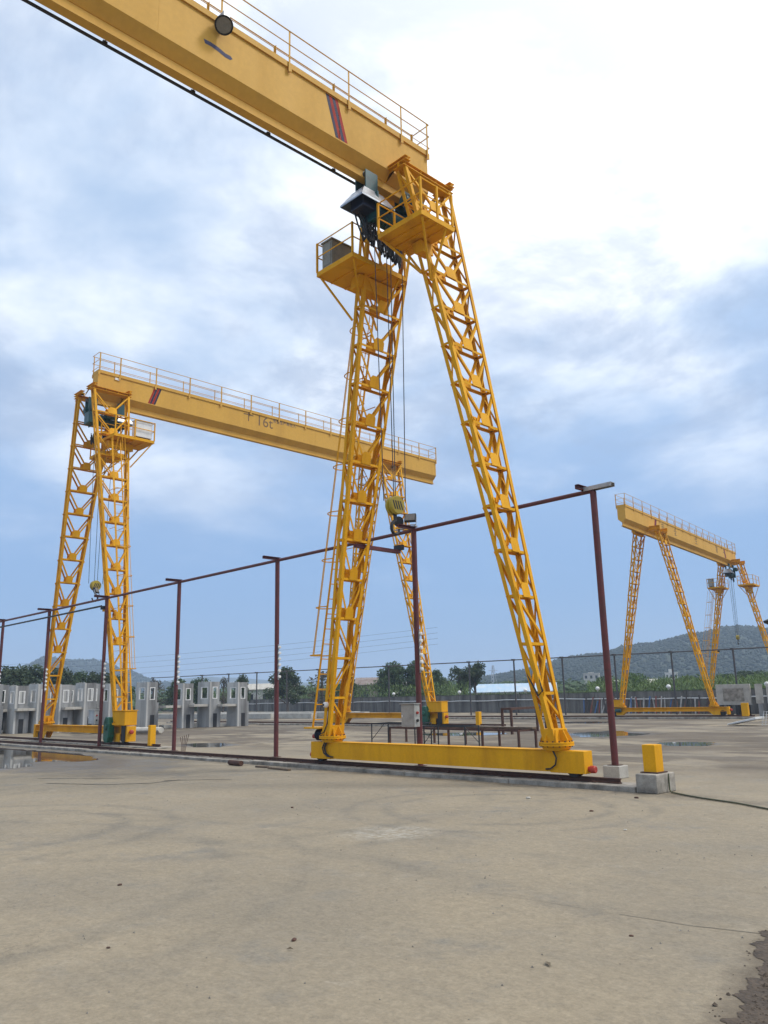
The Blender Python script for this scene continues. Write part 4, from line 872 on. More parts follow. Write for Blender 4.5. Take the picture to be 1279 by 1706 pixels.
# rebar starter bars
e = tag(empty('rebar_bundle', (-28.7, 16.85, 0)), 'few bent rusty reinforcing bars sticking up left of the alone-standing red post', 'rebar')
for k in range(5): MB().tube([(k * 0.07 - .14, 0, 0), (k * 0.07 - .14 + 0.02 * (k - 2), 0.03, 0.3), (k * 0.075 - .14 + 0.05 * (k - 2), 0.02 * k, 0.55 + 0.03 * k)], 0.010, 6).build('bar', RUST, e)

# rusty trestles between the first two bays
def trestle(name, loc, rz, ln, wd, h, mat, lab, legs=2, r=0.025, brace=True):
    e = tag(empty(name, loc, rz), lab, 'trestle', 'rusty trestles in the middle bay')
    for b in (-1, 1): MB().bar((-ln / 2, b * wd / 2, h), (ln / 2, b * wd / 2, h), r * 2, r * 2).build('top_rail', mat, e)
    for k in range(legs):
        x = -ln / 2 + ln * k / (legs - 1); x = max(min(x, ln / 2 - r), -ln / 2 + r)
        for b in (-1, 1): MB().bar((x, b * wd / 2, 0), (x, b * wd / 2, h - r), r * 2, r * 2).build('leg', mat, e)
        MB().bar((x, -wd / 2 + r, h - 0.0), (x, wd / 2 - r, h - 0.0), r * 1.8, r * 1.8).build('cross_bar', mat, e)
        if brace and 0 < k: MB().bar((x - ln / (legs - 1) * 0.35, wd / 2, h - r), (x, wd / 2, h * 0.25), r, r).build('brace', mat, e)
    if brace: MB().bar((-ln / 2 + ln * 0.3, -wd / 2, h - r), (-ln / 2, -wd / 2, h * 0.2), r, r).build('brace', mat, e)
    return e
trestle('trestle', (-24.2, 24.2, 0), 0.05, 2.4, 1.0, 0.84, BLACK, 'thin dark trestle frame left of the grey control box, with open braced legs', 2, 0.018)
trestle('trestle', (-21.8, 24.9, 0), -0.10, 7.4, 0.9, 0.62, RUST, 'long low rusty trestle behind the near end beam', 5, 0.035, False)
trestle('trestle', (-25.4, 34.2, 0), 1.7, 3.6, 0.5, 1.2, RUST, 'tall dark trestle just left of the right leg of the nearest crane', 2, 0.05, False)
trestle('trestle', (-20.6, 23.2, 0), 0.02, 2.0, 0.8, 0.80, BLACK, 'thin dark trestle frame right of the grey control box', 2, 0.018)
tag(MB().box(-2.6, 2.6, -0.11, 0.11, 0.66, 0.72).build('steel_beam', WOOD, loc=(-20.6, 25.0, 0), rz=-0.08), 'rusty flat bar lying on the long low trestle', 'bar')

# ------------------------------------------------------------------ precast concrete window units
def wall_with_hole(m, u, v, o, wd, h, t, hx0, hx1, hz0, hz1):
    """wall in plane (u, z) thickness t along v, with a rectangular window hole"""
    def bx(a, b, c, d):
        if b - a < 1e-4 or d - c < 1e-4: return
        m.prism(o + Z_ * c, o + Z_ * d, u, v, [(a, 0), (b, 0), (b, t), (a, t)])
    bx(0, wd, 0, hz0); bx(0, wd, hz1, h); bx(0, hx0, hz0, hz1); bx(hx1, wd, hz0, hz1)
def make_unit(h=3.2, w1=1.45, w2=0.85, ledge=True, notch=True):
    e = empty('precast_unit'); m = MB(); t = 0.13
    wall_with_hole(m, X_, Y_, Vector((-w1, 0, 0)), w1, h, t, w1 * 0.26, w1 * 0.26 + 0.85, h * 0.62, h * 0.89)
    m.build('front_wall', PALECAST, e); m = MB()
    wall_with_hole(m, Y_, -X_, Vector((0, t + 0.001, 0)), w2 - t, h, t, 0.10, 0.52, h * 0.62, h * 0.89)
    m.prism(Vector((-w1, w2, 0)), Vector((-w1, w2, h * 0.56)), X_, Y_, [(0, 0), (w1, 0), (w1, t), (0, t)])
    m.build('side_wall', PRECAST, e)
    f1 = MB(); x0 = -w1 + w1 * 0.26
    for a, b, c, d in ((x0, x0 + .85, h * .62, h * .62 + .07), (x0, x0 + .85, h * .89 - .05, h * .89), (x0, x0 + .09, h * .62 + .07, h * .89 - .05), (x0 + .76, x0 + .85, h * .62 + .07, h * .89 - .05)):
        f1.box(a, b, -0.015, 0.05, c, d)
    f1.build('window_frame', WHITE, e)
    f2 = MB()
    for a, b, c, d in ((t + .10, t + .52, h * .62, h * .62 + .06), (t + .10, t + .52, h * .89 - .05, h * .89), (t + .10, t + .16, h * .62 + .06, h * .89 - .05), (t + .46, t + .52, h * .62 + .06, h * .89 - .05)):
        f2.box(-0.05, 0.015, a, b, c, d)
    f2.build('window_frame', WHITE, e)
    if ledge: MB().box(-w1 * 0.95, -0.12, -1.25, -0.003, h * 0.455, h * 0.51).build('ledge_slab', CONCW, e, bevel=0.01)
    if notch: MB().box(0.003, 0.02, t + 0.2, t + 0.52, 0.0, h * 0.30).build('notch_shade', BLACK, e)  # flat black plate on the wall, painted in as the shade inside a notch
    MB().box(-w1 - 0.3, -w1 + 0.55, -0.95, -0.35, 0, 0.24).build('foot_block', CONCW, e, bevel=0.03)
    rb = MB(); rnd = random.Random(4)
    for k in range(7):
        xx = -w1 + 0.1 + k * w1 / 7; rb.tube([(xx, 0.06, h - 0.02), (xx + rnd.uniform(-.03, .03), 0.06, h + rnd.uniform(.03, .12))], 0.012, 5)
    stuff(rb.build('starter_bars', WHITE, e))
    return e
unit = make_unit()
ss = [16.38, 14.30, 12.35, 9.82, 7.25, 5.60, 4.0, 2.6, 1.2, -0.4, -2.2]
for i, s_ in enumerate(ss):
    u = unit if i == 0 else copy_tree(unit)
    if i in (3, 4, 6, 8, 10):
        for ch in list(u.children):
            if ch.name.startswith('ledge_slab'): bpy.data.objects.remove(ch)
    u.location = (-58.5 + .382 * s_, 20 + .924 * s_, 0); u.rotation_euler = (0, 0, (0.0, 0.03, -0.02, 0.04, -0.03, 0.02)[i % 6])
    u.scale = ((1, 1.1, 0.95, 1.05, 0.9, 1.0)[i % 6], 1, (1.0, 1.02, 0.99, 1.03, 1.0, 1.03)[i % 6])
    tag(u, '%s grey precast window unit counted from the right end of the row at left' % ORD[i], 'concrete unit', 'precast window units in a row')
for i, s_ in enumerate((8.4, 6.3, 4.7, 3.2, 1.8, 0.2)):
    u = copy_tree(unit); u.location = (-58.5 + .382 * s_ - 2.3, 20 + .924 * s_ + 0.5, 0); u.rotation_euler = (0, 0, (0.05, -0.04, 0.02)[i % 3]); u.scale = ((0.9, 1.15, 1.0)[i % 3], 1.1, (0.98, 1.03, 1.0, 0.96)[i % 4])
    tag(u, '%s precast unit from the right in the half hidden rear row at left' % ORD[i], 'concrete unit', 'precast window units in a row')
# long concrete members lying on the ground behind the left crane
for k, (x, y, l_, a, r_, lab) in enumerate(((-50.5, 24.0, 5.0, 0.5, 0.22, 'thick white plastic-wrapped member lying behind the end beam of the left crane'), (-49.4, 24.6, 4.2, 0.62, 0.16, 'thinner pale member lying beside the white wrapped one'), (-46.2, 24.7, 1.9, 0.45, 0.24, 'short pale round member right of the left crane drive cover'))):
    o = MB().prism((-l_ / 2, 0, r_), (l_ / 2, 0, r_), Y_, Z_, [(math.cos(a_) * r_ * 1.3, math.sin(a_) * r_ * .8) for a_ in [j * PI / 4 for j in range(8)]]).build('concrete_member', CONCW if k else WHITE, loc=(x, y, 0.0), rz=a, bevel=0.03); tag(o, lab, 'concrete member')
for k, (x, y, l_) in enumerate(((-74, 50.3, 22), (-70, 51.6, 26), (-78, 49.2, 20), (-72, 53.2, 24))):
    o = MB().box(-l_ / 2, l_ / 2, -0.35, 0.35, 0.0, 0.5 + 0.08 * (k % 2)).build('concrete_beam', CONCW, loc=(x, y, 0), rz=0.08, bevel=0.02)
    tag(o, '%s long pale concrete beam lying in front of the boundary wall, counted from the nearest' % ORD[(2, 1, 3, 0)[3 - k] if False else k], 'concrete beam', 'long beams stacked along the wall')
# right side: panels
e = tag(empty('wall_panel', (-25.4, 59.0, 0)), 'broad pale concrete panel raised on dark blocks at far right', 'concrete panel')
MB().box(-1.25, 1.2, -0.08, 0.08, 0.80, 2.24).build('panel', CONCW, e, bevel=0.015)
MB().box(-0.75, 0.75, -0.095, -0.081, 1.05, 1.95).build('recess', CONC, e)
for k in range(4): MB().box(-1.1 + k * 0.62, -0.9 + k * 0.62, -0.3, 0.3, 0, 0.798).build('support_block', BLACK, e)
for k in range(3):
    o = empty('wall_panel', (-23.7 + k * 0.72, 59.3 + 0.1 * k, 0), 0.35)
    m = MB().box(-0.16, 0.16, -0.9, 0.9, 0.0, 2.2); m.build('panel', PRECAST, o, bevel=0.01)
    MB().box(-0.26, 0.22, -0.93, -0.901, 0.9, 2.22).build('panel_rib', CONCW, o)
    tag(o, '%s narrow upright concrete panel right of the broad pale panel' % ORD[k], 'concrete panel', 'upright panels at far right')
o = MB().add([(-0.8, -0.5, 0.02), (0.75, -0.55, 0.32), (0.8, 0.5, 0.34), (-0.75, 0.5, 0.02), (-0.8, -0.5, 0.10), (0.75, -0.55, 0.44), (0.8, 0.5, 0.46), (-0.75, 0.5, 0.10)], [(3, 2, 1, 0), (4, 5, 6, 7), (0, 1, 5, 4), (1, 2, 6, 5), (2, 3, 7, 6), (3, 0, 4, 7)]).build('slab', WHITE, loc=(-18.9, 45.0, 0), bevel=0.02)
tag(o, 'tilted white slab lying on the yard at the right edge', 'slab')
e = tag(empty('steel_mesh', (-17.6, 45.2, 0), 0.5), 'leaning grey welded steel mesh behind the white slab', 'steel mesh')
for k in range(9): MB().tube([(-0.5 + k * 0.15, 0, 0.0), (-0.3 + k * 0.15, 0.4, 0.72)], 0.012, 5).build('mesh_wire', GALV, e)
for k in range(6): MB().tube([(-0.55 + k * 0.045, 0.02 + k * 0.08, 0.04 + k * 0.13), (0.75 + k * 0.045, 0.02 + k * 0.08, 0.04 + k * 0.13)], 0.012, 5).build('mesh_wire', GALV, e)
# lamp post just outside the right edge, its dark dish reaching into view
e = tag(empty('lamp_post', (-11.05, 31.6, 0)), 'dark dish-shaped lamp reaching in at the right picture edge', 'lamp')
MB().tube([(0, 0, 0), (0, 0, 4.5)], 0.06, 10).build('pole', MAROON, e, smooth=True)
MB().tube([(0, 0, 4.4), (-0.5, -0.4, 4.42)], 0.03, 8).build('arm', MAROON, e, smooth=True)
MB().lathe((-0.58, -0.46, 4.15), Z_, [(0.10, -0.06), (0.12, 0.0), (0.33, 0.10), (0.36, 0.17), (0.30, 0.20), (0.06, 0.30)], 20).build('lamp_shade', BLACK, e, smooth=True)

# ------------------------------------------------------------------ boundary wall, poles, boards
def wall_y(x): return 66.0 - .163 * (x + 29.4)
ws = struct(empty('boundary_wall'))
rnd = random.Random(9); x = -176.0; WH = 1.85
ang = math.atan(-.163)
me_p = None
while x < 14:
    ln = 3.3; y = wall_y(x); dz = rnd.uniform(-.02, .02)
    if me_p is None: o = MB().box(0, ln * 0.985, -0.09, 0.09, 0, WH).build('wall_panel', WALLC, ws); me_p = o.data; pil = MB().box(-0.14, 0.14, -0.15, 0.15, 0, WH + 0.015).build('pilaster', WALLC, ws); cop = MB().box(0, ln, -0.13, 0.13, WH + 0.02, WH + 0.085).build('coping', MOSS, ws)
    else: o = link('wall_panel', me_p, ws); pil = link('pilaster', pil.data, ws); cop = link('coping', cop.data, ws)
    for q_ in (o, pil, cop): q_.location = (x, y, dz); q_.rotation_euler = (0, 0, ang)
    x += ln * math.cos(ang)
pp = []
xx = -150.0
while xx < 8: pp.append((xx, wall_y(xx) - 0.22, 1.28 + 0.03 * math.sin(xx * 0.9) + 0.05 * math.sin(xx * .23))); xx += 1.5
tag(MB().tube(pp, 0.045, 6).build('water_pipe', WHITE, smooth=True), 'white pipe running along the boundary wall below its top', 'pipe')
for i, px_ in enumerate((-94, -84.5, -74.5, -61.8, -51.4, -42.0, -34.3, -25.5)):
    e = tag(empty('globe_lamp', (px_, wall_y(px_), WH + 0.085)), '%s small white globe lamp on the boundary wall, counted from the left' % ORD[i], 'lamp', 'globe lamps on the boundary wall')
    MB().tube([(0, 0, 0), (0, 0, 0.12)], 0.05, 8).build('stem', GREYBOX, e)
    MB().lathe((0, 0, 0.11), Z_, [(0.05, 0), (0.14, 0.05), (0.20, 0.15), (0.20, 0.22), (0.14, 0.32), (0.04, 0.37)], 14).build('globe', WHITE, e, smooth=True)
DKPOLE = paint('dark_pole', (0.055, 0.055, 0.06), (0.09, 0.06, 0.05), 0.5)
PLX = [-99.3 + 4.79 * i for i in range(19)]
def pole_y(x): return 65.4 + (x + 27.4) * .152 - 0.9
pm = None
for i, x in enumerate(PLX):
    e = tag(empty('steel_pole', (x, pole_y(x), 0)), '%s slim dark pole of the far wire line, counted from its left end' % ORD[i], 'pole', 'slim dark poles along the far side')
    if pm is None:
        a_ = MB().tube([(0, 0, 0), (0, 0, 5.0)], 0.075, 8).build('pole', DKPOLE, e, smooth=True); b_ = MB().box(-0.11, 0.11, -0.25, 0.09, 4.90, 5.05).build('pole_cap', DKPOLE, e); pm = (a_.data, b_.data)
    else: link('pole', pm[0], e); link('pole_cap', pm[1], e)
for z_, r_, lab in ((4.97, 0.05, 'dark pipe along the tops of the slim far poles'),):
    tag(MB().tube([(PLX[0], pole_y(PLX[0]), z_), (PLX[-1], pole_y(PLX[-1]), z_)], r_, 6).build('conductor_pipe', DKPOLE, smooth=True), lab, 'pipe')
# boards leaning on the wall behind the farthest crane
rnd = random.Random(21); bcount = [0] * 5
for k in range(46):
    x = -43.5 + k * 0.29; y = wall_y(x) - 0.35 - rnd.random() * 0.35; h = rnd.uniform(1.05, 1.5); kb = rnd.randrange(5)
    o = MB().prism((rnd.uniform(-.12, .12), 0, 0.0), (rnd.uniform(-.25, .25), 0.28, h), X_, Y_, [(-0.055, -0.02), (0.055, -0.02), (0.055, 0.02), (-0.055, 0.02)]).build('leaning_board', PLANKS[kb], loc=(x, y, 0))
    bcount[kb] += 1
    tag(o, '%s %s board from the left, leaning on the wall behind the farthest crane' % (ORD[bcount[kb] - 1], ('red', 'pale', 'blue', 'brown', 'dark')[kb]), 'board', 'boards leaning on the wall')

# ------------------------------------------------------------------ power lines, far pylon
for i, (za, zb_) in enumerate(((12.6, 11.0), (11.2, 10.0), (9.8, 9.0), (8.3, 8.0))):
    pts = []
    for t in range(25):
        u = t / 24; pts.append((-250 + 150 * u, 60 + 50 * u, za + (zb_ + 3 - za) * u - 7 * u * (1 - u)))
    tag(MB().tube(pts, 0.022, 4).build('power_line', ROPE), '%s faint power line in the sky behind the cranes, counted from the top' % ORD[i], 'power line', 'faint power lines')
e = tag(empty('pylon', (-314, 394, 0)), 'tiny lattice pylon on the skyline behind the blue roofed shed', 'pylon')
m = MB()
for a in (-1, 1):
    for b in (-1, 1): m.tube([(a * 2, b * 2, 0), (a * 0.3, b * 0.3, 19)], 0.16, 4)
for k in range(8):
    z_ = 1 + k * 2.2; r_ = 2 - 1.7 * z_ / 19; r2_ = 2 - 1.7 * (z_ + 2.2) / 19
    for sd in (-1, 1): m.tube([(-r_ * sd, -r_, z_), (r2_ * sd, -r2_, z_ + 2.2)], 0.09, 4); m.tube([(-r_, -r_ * sd, z_), (-r2_, r2_ * sd, z_ + 2.2)], 0.09, 4)
m.build('tower', GALV, e)
for z_ in (13, 16): MB().tube([(-3.5, 0, z_), (3.5, 0, z_)], 0.14, 4).build('cross_arm', GALV, e)

# ------------------------------------------------------------------ buildings beyond the wall
def house(name, loc, rz, w_, d_, h_, rise, wallm, roofm, lab, wins=3, storeys=1, flat=False):
    e = tag(empty(name, loc, rz), lab, 'building')
    MB().box(-w_ / 2, w_ / 2, -d_ / 2, d_ / 2, 0, h_).build('wall', wallm, e)
    if flat:
        r_ = MB().box(-w_ / 2 - .2, w_ / 2 + .2, -d_ / 2 - .2, d_ / 2 + .2, h_ + .002, h_ + 0.3).build('roof', roofm, e)
        MB().box(-w_ * .2, w_ * .15, -d_ * .2, d_ * .2, h_ + .302, h_ + rise).build('roof_room', wallm, r_)
    else:
        r_ = MB().prism((-w_ / 2 - .4, 0, h_ + 0.01), (w_ / 2 + .4, 0, h_ + 0.01), Y_, Z_, [(-d_ / 2 - .4, -0.1), (-d_ / 2 - .4, 0.0), (0, rise), (d_ / 2 + .4, 0.0), (d_ / 2 + .4, -0.1), (0, rise - 0.12)]).build('roof', roofm, e)
        rb = MB(); k = -w_ / 2 - .3
        while k < w_ / 2 + .3:
            rb.bar((k, -d_ / 2 - .38, h_ + 0.03), (k, -0.02, h_ + rise + 0.02), 0.08, 0.05); rb.bar((k, d_ / 2 + .38, h_ + 0.03), (k, 0.02, h_ + rise + 0.02), 0.08, 0.05); k += 0.9
        stuff(rb.build('roof_ribs', roofm, r_))
    for st_ in range(storeys):
        for k in range(wins):
            x = -w_ / 2 + w_ * (k + 0.5) / wins; zz_ = h_ / storeys * st_ + h_ / storeys * 0.40; hh = h_ / storeys * 0.38
            MB().box(x - w_ / wins * .22, x + w_ / wins * .22, -d_ / 2 - .03, -d_ / 2 - .001, zz_, zz_ + hh).build('window', WINGLASS, e)
    return e
house('shed', (-79.5, 104.5, 0), 0.62, 12.6, 7, 2.25, 1.25, PLASTER, BLUEROOF, 'long low shed with a pale blue sheet roof beyond the boundary wall', 4)
house('shed', (-66.0, 117.0, 0), 0.5, 7.0, 6, 2.4, 1.3, PLASTER, CONCW, 'small shed with a pale grey roof right of the blue roofed shed', 2)
house('house', (-101, 95.0, 0), 0.7, 5.5, 5, 3.9, 1.2, REDROOF, REDROOF, 'dark tiled house among trees behind the left base of the nearest crane', 2)
house('house', (-97, 99.5, 0), 0.7, 5.0, 4.5, 3.3, 1.0, PLASTER, CONCW, 'pale grey roof right of the dark tiled house', 2)
house('house', (-158, 311, 0), 0.45, 4.6, 4, 8.6, 1.6, PLASTER, PLASTER, 'cream house with a roof room on the slope left of the leaning crane leg', 3, 3, True)
house('house', (-180, 288, 0), 0.5, 6.0, 5, 9.0, 0.7, CONCW, CONCW, 'grey-white house at the foot of the hill, left of the rightmost post', 3, 3, True)
house('house', (-118, 86, 0), 0.7, 9, 5, 3.6, 1.0, PLASTER, CONCW, 'long pale roof behind the shrubs right of the precast units', 3)

# ------------------------------------------------------------------ trees and shrubs
def crown_mesh(name, seed, h, r, mat, leaf=0.22, nl=2600, nb=15, zmin=0.28, loose=0.0):
    rnd = random.Random(seed); m = MB(); blobs = []
    for k in range(nb):
        t = rnd.random() ** 0.8; z_ = h * (zmin + (0.93 - zmin) * t); a = rnd.random() * 2 * PI; prof = math.sin(PI * min(1, (0.18 + 0.78 * (t)))) ** 0.6
        rr = r * prof * rnd.uniform(0.2, 0.95); blobs.append((Vector((math.cos(a) * rr, math.sin(a) * rr, z_)), r * rnd.uniform(0.28, 0.5)))
    V = m.v; F = m.f
    for k in range(nl):
        c_, br = blobs[k % nb]
        d = Vector((rnd.gauss(0, 1), rnd.gauss(0, 1), rnd.gauss(0, 1))).normalized() * br * (rnd.random() ** 0.4) * (1 + loose * rnd.random())
        p = c_ + Vector((d.x, d.y, d.z * 0.8)); s_ = leaf * rnd.uniform(0.6, 1.4)
        u = Vector((rnd.gauss(0, 1), rnd.gauss(0, 1), rnd.gauss(0, 0.6))).normalized(); v = u.orthogonal().normalized()
        v = (v * math.cos(k) + u.cross(v) * math.sin(k))
        i0 = len(V); V += [tuple(p - u * s_), tuple(p + v * s_ * .45), tuple(p + u * s_), tuple(p - v * s_ * .45)]; F.append((i0, i0 + 1, i0 + 2, i0 + 3))
    me = bpy.data.meshes.new(name); me.from_pydata(V, [], F); me.materials.append(mat); me.update()
    return me, blobs
def trunk_mesh(h, blobs, seed, r0_=0.16):
    rnd = random.Random(seed); m = MB()
    m.tube([(0, 0, 0), (rnd.uniform(-.1, .1), rnd.uniform(-.1, .1), h * .3), (rnd.uniform(-.15, .15), rnd.uniform(-.15, .15), h * .7), (0, 0, h * .9)], r0_, 7, r0_ * .2)
    for c_, br in blobs[:9]:
        z_ = max(0.15 * h, c_.z - 0.25 * h); m.tube([(0, 0, z_), tuple(Vector((c_.x * .5, c_.y * .5, (z_ + c_.z) / 2 + .05))), tuple(c_)], r0_ * .4, 5, r0_ * .08)
    me = bpy.data.meshes.new('trunk'); me.from_pydata(m.v, [], m.f); me.materials.append(BARK); me.update(); return me
KINDS = {}
def kind(key, h, r, mat, **k):
    cm, bl = crown_mesh('crown', len(KINDS) * 7 + 3, h, r, mat, **k); KINDS[key] = (cm, trunk_mesh(h, bl, len(KINDS), 0.035 * h), h, r)
kind('dark', 6.0, 2.6, LEAF_D, nl=3800, nb=22, leaf=0.20, zmin=0.2)
kind('mid', 5.8, 2.4, LEAF_M, nl=3600, nb=20, leaf=0.19, zmin=0.2)
kind('dome', 5.6, 2.5, LEAF_M, nl=5200, nb=26, leaf=0.17, zmin=0.15)
kind('gum', 5.6, 1.5, LEAF_D, nl=2400, nb=14, leaf=0.15, zmin=0.45)
kind('thin', 5.0, 1.5, LEAF_B, nl=900, nb=14, leaf=0.13, zmin=0.3, loose=0.5)
kind('bush', 3.8, 2.7, LEAF_L, nl=3800, nb=22, leaf=0.18, zmin=0.1)
TREES = [(-98.8, 34.6, 6.2, 2.7, 'dark'), (-99.8, 37.9, 6.4, 2.7, 'dark'), (-99.7, 40.9, 6.1, 2.4, 'dark'), (-103, 44.7, 5.7, 2.5, 'mid'), (-96.2, 44.5, 5.5, 2.1, 'dark'), (-98.9, 48.9, 5.1, 2.0, 'mid'),
         (-100.6, 54.4, 4.7, 2.0, 'thin'), (-99.8, 58, 4.8, 2.2, 'mid'), (-100.5, 61.6, 4.8, 2.2, 'dome'), (-85.7, 58.4, 4.9, 1.2, 'dark'), (-98.4, 63.8, 5.0, 1.2, 'thin'), (-88.2, 67.1, 6.0, 2.5, 'dark'),
         (-88.9, 73.5, 5.5, 2.2, 'thin'), (-90.4, 79.2, 5.0, 2.1, 'mid'), (-84.4, 82.4, 6.5, 2.7, 'dome'), (-82.1, 84.9, 6.7, 2.8, 'dome'), (-84.8, 92.1, 5.6, 2.1, 'mid'), (-94, 104.2, 5.1, 1.4, 'gum'), (-73.5, 85.1, 5.9, 1.6, 'gum'),
         (-70.8, 84.9, 6.4, 1.8, 'gum'), (-89, 123.7, 5.2, 1.6, 'gum'), (-72.5, 119.1, 4.3, 3.0, 'mid'), (-60.3, 107.3, 4.0, 2.6, 'bush'), (-61.5, 116.1, 3.5, 2.4, 'mid'), (-54.8, 113, 3.6, 2.6, 'bush'), (-56.1, 128.9, 4.2, 3.4, 'mid'), (-53, 132, 4.4, 3.4, 'dome'),
         (-66, 112, 3.2, 2.4, 'bush'), (-47, 118, 3.9, 3.0, 'mid'), (-50, 122, 4.4, 3.0, 'dark'), (-44, 110, 3.4, 2.6, 'bush'), (-77, 82, 3.4, 2.2, 'bush'), (-90, 77, 3.3, 2.2, 'bush'), (-104, 38, 6.0, 2.8, 'dark'), (-105, 31, 6.3, 3.0, 'dark')]
TREES.sort(key=lambda t: math.atan2(t[0] * math.cos(A) + t[1] * math.sin(A), -t[0] * math.sin(A) + t[1] * math.cos(A)))
kw = {'dark': 'dark green leafy tree', 'mid': 'mid green bushy tree', 'dome': 'dense domed green tree', 'gum': 'slender tree with a high dark crown', 'thin': 'sparse brownish tree', 'bush': 'low light green rounded tree'}
rnd = random.Random(31); cnt = {}
for x, y, h, r, k in TREES:
    cm, tm, kh, kr = KINDS[k]; cnt[k] = cnt.get(k, 0) + 1
    e = tag(empty('tree', (x, y, 0), rnd.random() * 6.28), '%s beyond the yard, %s such from the left' % (kw[k], ORD[cnt[k] - 1]), 'tree', 'trees beyond the boundary wall')
    link('crown', cm, e); link('trunk', tm, e); e.scale = (r / kr, r / kr, h / kh)
# scrub and tall grass band behind the wall
m = MB(); rnd = random.Random(17); V, F = m.v, m.f
for k in range(42000):
    x = -150 + 158 * rnd.random(); dd = rnd.random() ** 1.3 * 42; y = wall_y(x) + 1.2 + dd
    hmax = (2.7 + 1.1 * noise.noise(Vector((x * .12, y * .12, 3))) + 0.020 * dd)
    br = (x * math.cos(A) + y * math.sin(A)) / (-x * math.sin(A) + y * math.cos(A))
    if 0.10 < br < 0.24: hmax = min(hmax, 1.95)
    elif br < 0.10: hmax += 0.7
    p = Vector((x, y, hmax * rnd.random() ** 0.55)); s_ = rnd.uniform(.2, .5); a = rnd.random() * 6.28; u = Vector((math.cos(a) * .6, math.sin(a) * .6, rnd.uniform(.2, 1.0))).normalized(); v = Vector((-math.sin(a), math.cos(a), 0)) * .16
    i0 = len(V); V += [tuple(p - u * s_ * .4 - v * s_), tuple(p - u * s_ * .4 + v * s_), tuple(p + u * s_)]; F.append((i0, i0 + 1, i0 + 2))
stuff(m.build('scrub', LEAF_L), 'band of green scrub and tall grass just beyond the boundary wall', 'scrub')

# ------------------------------------------------------------------ hills
HILLG = paint('hill_soil', (0.028, 0.042, 0.022), (0.045, 0.055, 0.03), 0.95, scale=0.02, fine=0.2)
def hill(name, ridge, back, base_in, mat, seed, canopy=0, csize=3.5, lab=None, cmat=None, jag=1.0):
    """ridge: list of (x, y, z); slopes fall towards and away from the camera"""
    # densify the ridge
    R = []
    for (a, b) in zip(ridge, ridge[1:]):
        k = max(2, int(math.dist(a, b) / 9.0))
        for j in range(k):
            t = j / k; R.append(Vector(a).lerp(Vector(b), t))
    R.append(Vector(ridge[-1])); m = MB(); rows = 15; prof = []
    for j in range(rows):
        t = j / (rows - 1) * 2 - 1                                     # -1 near foot, 0 ridge, 1 far foot
        prof.append(t)
    P_ = []
    for p in R:
        d = Vector((p.x, p.y, 0)).normalized(); row = []
        for t in prof:
            q_ = p + d * (t * (base_in if t < 0 else back)); q_.z = p.z * (math.cos(t * PI) * 0.5 + 0.5) ** 0.85 if abs(t) > 0 else p.z
            q_.z += jag * noise.noise(Vector((q_.x * .02, q_.y * .02, seed))) * p.z * 0.10 * (1 - abs(t)) - 0.3
            row.append(q_)
        P_.append(row)
    m.v = [tuple(q_) for row in P_ for q_ in row]
    m.f = [(i * rows + j, (i + 1) * rows + j, (i + 1) * rows + j + 1, i * rows + j + 1) for i in range(len(P_) - 1) for j in range(rows - 1)]
    struct(m.build(name, mat, smooth=True))
    if canopy:
        rnd = random.Random(seed); c = MB(); V, F = c.v, c.f; mid = rows // 2
        ico = [Vector(v) for v in ((0, 0, 1), (.894, 0, .447), (.276, .851, .447), (-.724, .526, .447), (-.724, -.526, .447), (.276, -.851, .447), (.724, .526, -.447), (-.276, .851, -.447), (-.894, 0, -.447), (-.276, -.851, -.447), (.724, -.526, -.447))]
        icf = [(0, 1, 2), (0, 2, 3), (0, 3, 4), (0, 4, 5), (0, 5, 1), (1, 6, 2), (2, 7, 3), (3, 8, 4), (4, 9, 5), (5, 10, 1), (2, 6, 7), (3, 7, 8), (4, 8, 9), (5, 9, 10), (1, 10, 6)]
        for k in range(canopy):
            i = rnd.randrange(len(P_) - 1); j = rnd.randrange(0, mid + 1); u, v_ = rnd.random(), rnd.random()
            a = P_[i][j].lerp(P_[i + 1][j], u); b = P_[i][min(j + 1, rows - 1)].lerp(P_[i + 1][min(j + 1, rows - 1)], u); p = a.lerp(b, v_)
            s_ = csize * rnd.uniform(.45, 1.25); sz = rnd.uniform(.7, 1.3); i0 = len(V)
            for w_ in ico:
                f_ = s_ * rnd.uniform(.65, 1.25); V.append((p.x + w_.x * f_, p.y + w_.y * f_, p.z + s_ * .3 + w_.z * f_ * sz))
            F += [(a_ + i0, b_ + i0, c_ + i0) for a_, b_, c_ in icf]
        stuff(c.build('woodland', cmat, None), lab, 'woodland')
HR = [(-560, 480, 3), (-470, 545, 12), (-411.1, 581.5, 23.3), (-402.3, 590.5, 27.5), (-391.7, 601.4, 30.2), (-382.9, 610.5, 32.0), (-374.1, 619.5, 32.7), (-363.6, 630.4, 37.9), (-351.2, 643.1, 40.0), (-338.9, 655.8, 42.2), (-324.8, 670.3, 46.8), (-310.7, 684.8, 49.0), (-301.9, 693.8, 51.2), (-291.4, 704.7, 51.4), (-279.4, 717, 49.0), (-230, 760, 46), (-150, 820, 40), (-40, 860, 30)]
hill('hill', HR, 300, 290, HILLG, 3.3, 22000, 1.6, 'dark green woodland covering the hill at the right', LEAF_H)
HL = [(-1260, 350, 20), (-1187.1, 428.3, 43), (-1172.7, 443.2, 55.8), (-1158.2, 458.1, 65), (-1143.8, 473, 62.4), (-1126.4, 490.8, 58.4), (-1106.2, 511.7, 57), (-1091.7, 526.5, 49.9), (-1077.3, 541.4, 42.9), (-1059.9, 559.3, 33.4), (-1047.2, 572.4, 26.4), (-1000, 620, 14), (-900, 700, 4)]
